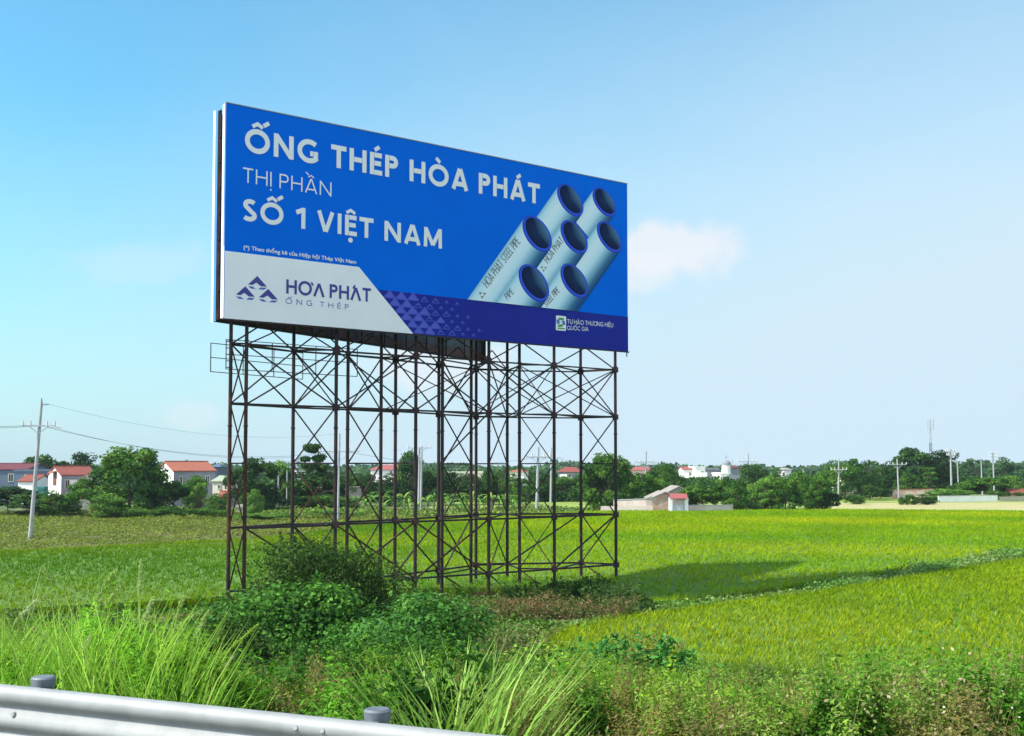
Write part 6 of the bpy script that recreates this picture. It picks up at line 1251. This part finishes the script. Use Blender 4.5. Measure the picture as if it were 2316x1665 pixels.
# banana plants
def bananamesh(var):
    r = np.random.default_rng(500+var); V = []; Fc = []; C = []
    for k in range(11):
        a = r.uniform(0, 6.28); el = r.uniform(0.25, 1.35); ln = r.uniform(0.42, 0.62); w = 0.085; c = np.array([(0.09, 0.21, 0.04), (0.14, 0.28, 0.05), (0.20, 0.30, 0.06), (0.07, 0.17, 0.035)][r.integers(0, 4)])
        d = np.array([math.cos(a), math.sin(a), 0]); s = np.array([-d[1], d[0], 0]); p = np.array([0, 0, 0.45]); e = el; n = 6; i0 = len(V)
        for j in range(n+1):
            ww = w*math.sin(math.pi*min(0.97, 0.12+0.85*j/n))**0.6; V += [p-s*ww/2+np.array([0, 0, -.012]), p, p+s*ww/2+np.array([0, 0, -.012])]; C += [c, c*1.3, c]
            p = p+(d*math.cos(e)+np.array([0, 0, 1])*math.sin(e))*ln/n; e -= 0.33
        for j in range(n): Fc += [(i0+3*j, i0+3*j+1, i0+3*j+4, i0+3*j+3), (i0+3*j+1, i0+3*j+2, i0+3*j+5, i0+3*j+4)]
    me = npmesh('leaf_crown', np.array(V), np.array(Fc), np.array(C)); me.materials.append(M['leaf'])
    mb = MB(); mb.tube((0, 0, 0), (0, 0, 0.5), 0.045, 0.025, 8); tm = bpy.data.meshes.new('stem'); tm.from_pydata(mb.v, [], mb.f); tm.materials.append(M['bananastem']); return me, tm
M['bananastem'] = mat('banana_stem', (0.20, 0.22, 0.08), 0.8, n1=0.3, scale=4)
BM = [bananamesh(k) for k in range(5)]
BLAB = ['left of the slender pale pole', 'just right of the slender pale pole', 'below the tan wall, right part', 'in front of the fifth tower leg', 'left of the two middle poles']
spots = [(795, 1088), (822, 1082), (848, 1076), (872, 1086), (895, 1080), (812, 1100), (842, 1104), (880, 1104), (905, 1096), (945, 1090), (962, 1078), (985, 1090), (1003, 1080), (1022, 1084), (1045, 1078), (1060, 1092), (975, 1104), (1010, 1106), (1040, 1106), (1088, 1080), (1105, 1086), (1120, 1078), (1138, 1086), (1150, 1098), (925, 1104)]
for k, (x, yt) in enumerate(spots):
    D = 186+random.uniform(-6, 6)-(8 if yt > 1095 else 0); z = az(yt, D)/0.86; side = 'left' if x < 925 else ('middle' if x < 1070 else 'right')
    root = empty('banana_plant', (ax(x, D), D, 0), random.uniform(0, 6.28), label='ragged leaved banana plant in the %s part of the grove behind the tower' % side, cat='banana plant', group='banana plants, %s part of the grove' % side)
    a, b = BM[k % 5]; s = max(z, 3.2); link('leaf_crown', a, None, root, scale=(s, s, z)); link('stem', b, None, root, scale=(s, s, z))
# far woodland closing the horizon
def wood(D, x0, x1, h, n, pal, size, seed):
    X0, X1 = ax(x0, D), ax(x1, D); x = rng.uniform(X0, X1, n); y = D+rng.uniform(0, 25, n); hm = h*(0.75+0.35*fnoise(x, y*0.1, 0.05, seed)+0.18*fnoise(x, y, 0.3, seed+1)); z = hm*rng.uniform(0, 1, n)**0.7
    nr = rng.normal(0, 0.7, (n, 3)); nr[:, 2] += 0.5; nr[:, 1] -= 0.6
    return leaves(np.stack([x, y, z], 1), nr, size*rng.uniform(0.6, 1.4, n), pick(PALS[pal], n, 0.2), 0.8)
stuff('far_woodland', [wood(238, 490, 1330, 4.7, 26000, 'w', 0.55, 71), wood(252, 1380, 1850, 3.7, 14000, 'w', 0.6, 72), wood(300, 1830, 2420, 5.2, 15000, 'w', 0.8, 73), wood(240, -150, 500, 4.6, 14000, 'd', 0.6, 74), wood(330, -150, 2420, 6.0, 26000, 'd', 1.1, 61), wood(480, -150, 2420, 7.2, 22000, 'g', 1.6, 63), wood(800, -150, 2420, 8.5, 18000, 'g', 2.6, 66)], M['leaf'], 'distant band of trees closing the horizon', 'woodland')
# white sheet lying at the paddy edge, thin smoke-free air
hz = MB(); hz.box(-1100, -30, -1.5, 1100, 1300, 60); ho = hz.build('haze', None)
hm_ = bpy.data.materials.new('haze'); hm_.use_nodes = True; t = hm_.node_tree; t.nodes.clear(); v = nd(t, 'ShaderNodeVolumePrincipled'); v.inputs['Color'].default_value = (0.80, 0.90, 1.0, 1); v.inputs['Density'].default_value = 0.00010; v.inputs['Anisotropy'].default_value = 0.2
oo = nd(t, 'ShaderNodeOutputMaterial'); lk(t, v.outputs[0], oo.inputs['Volume']); ho.data.materials.append(hm_); tag(ho, 'thin pale haze softening the distant trees', 'haze', kind='stuff')
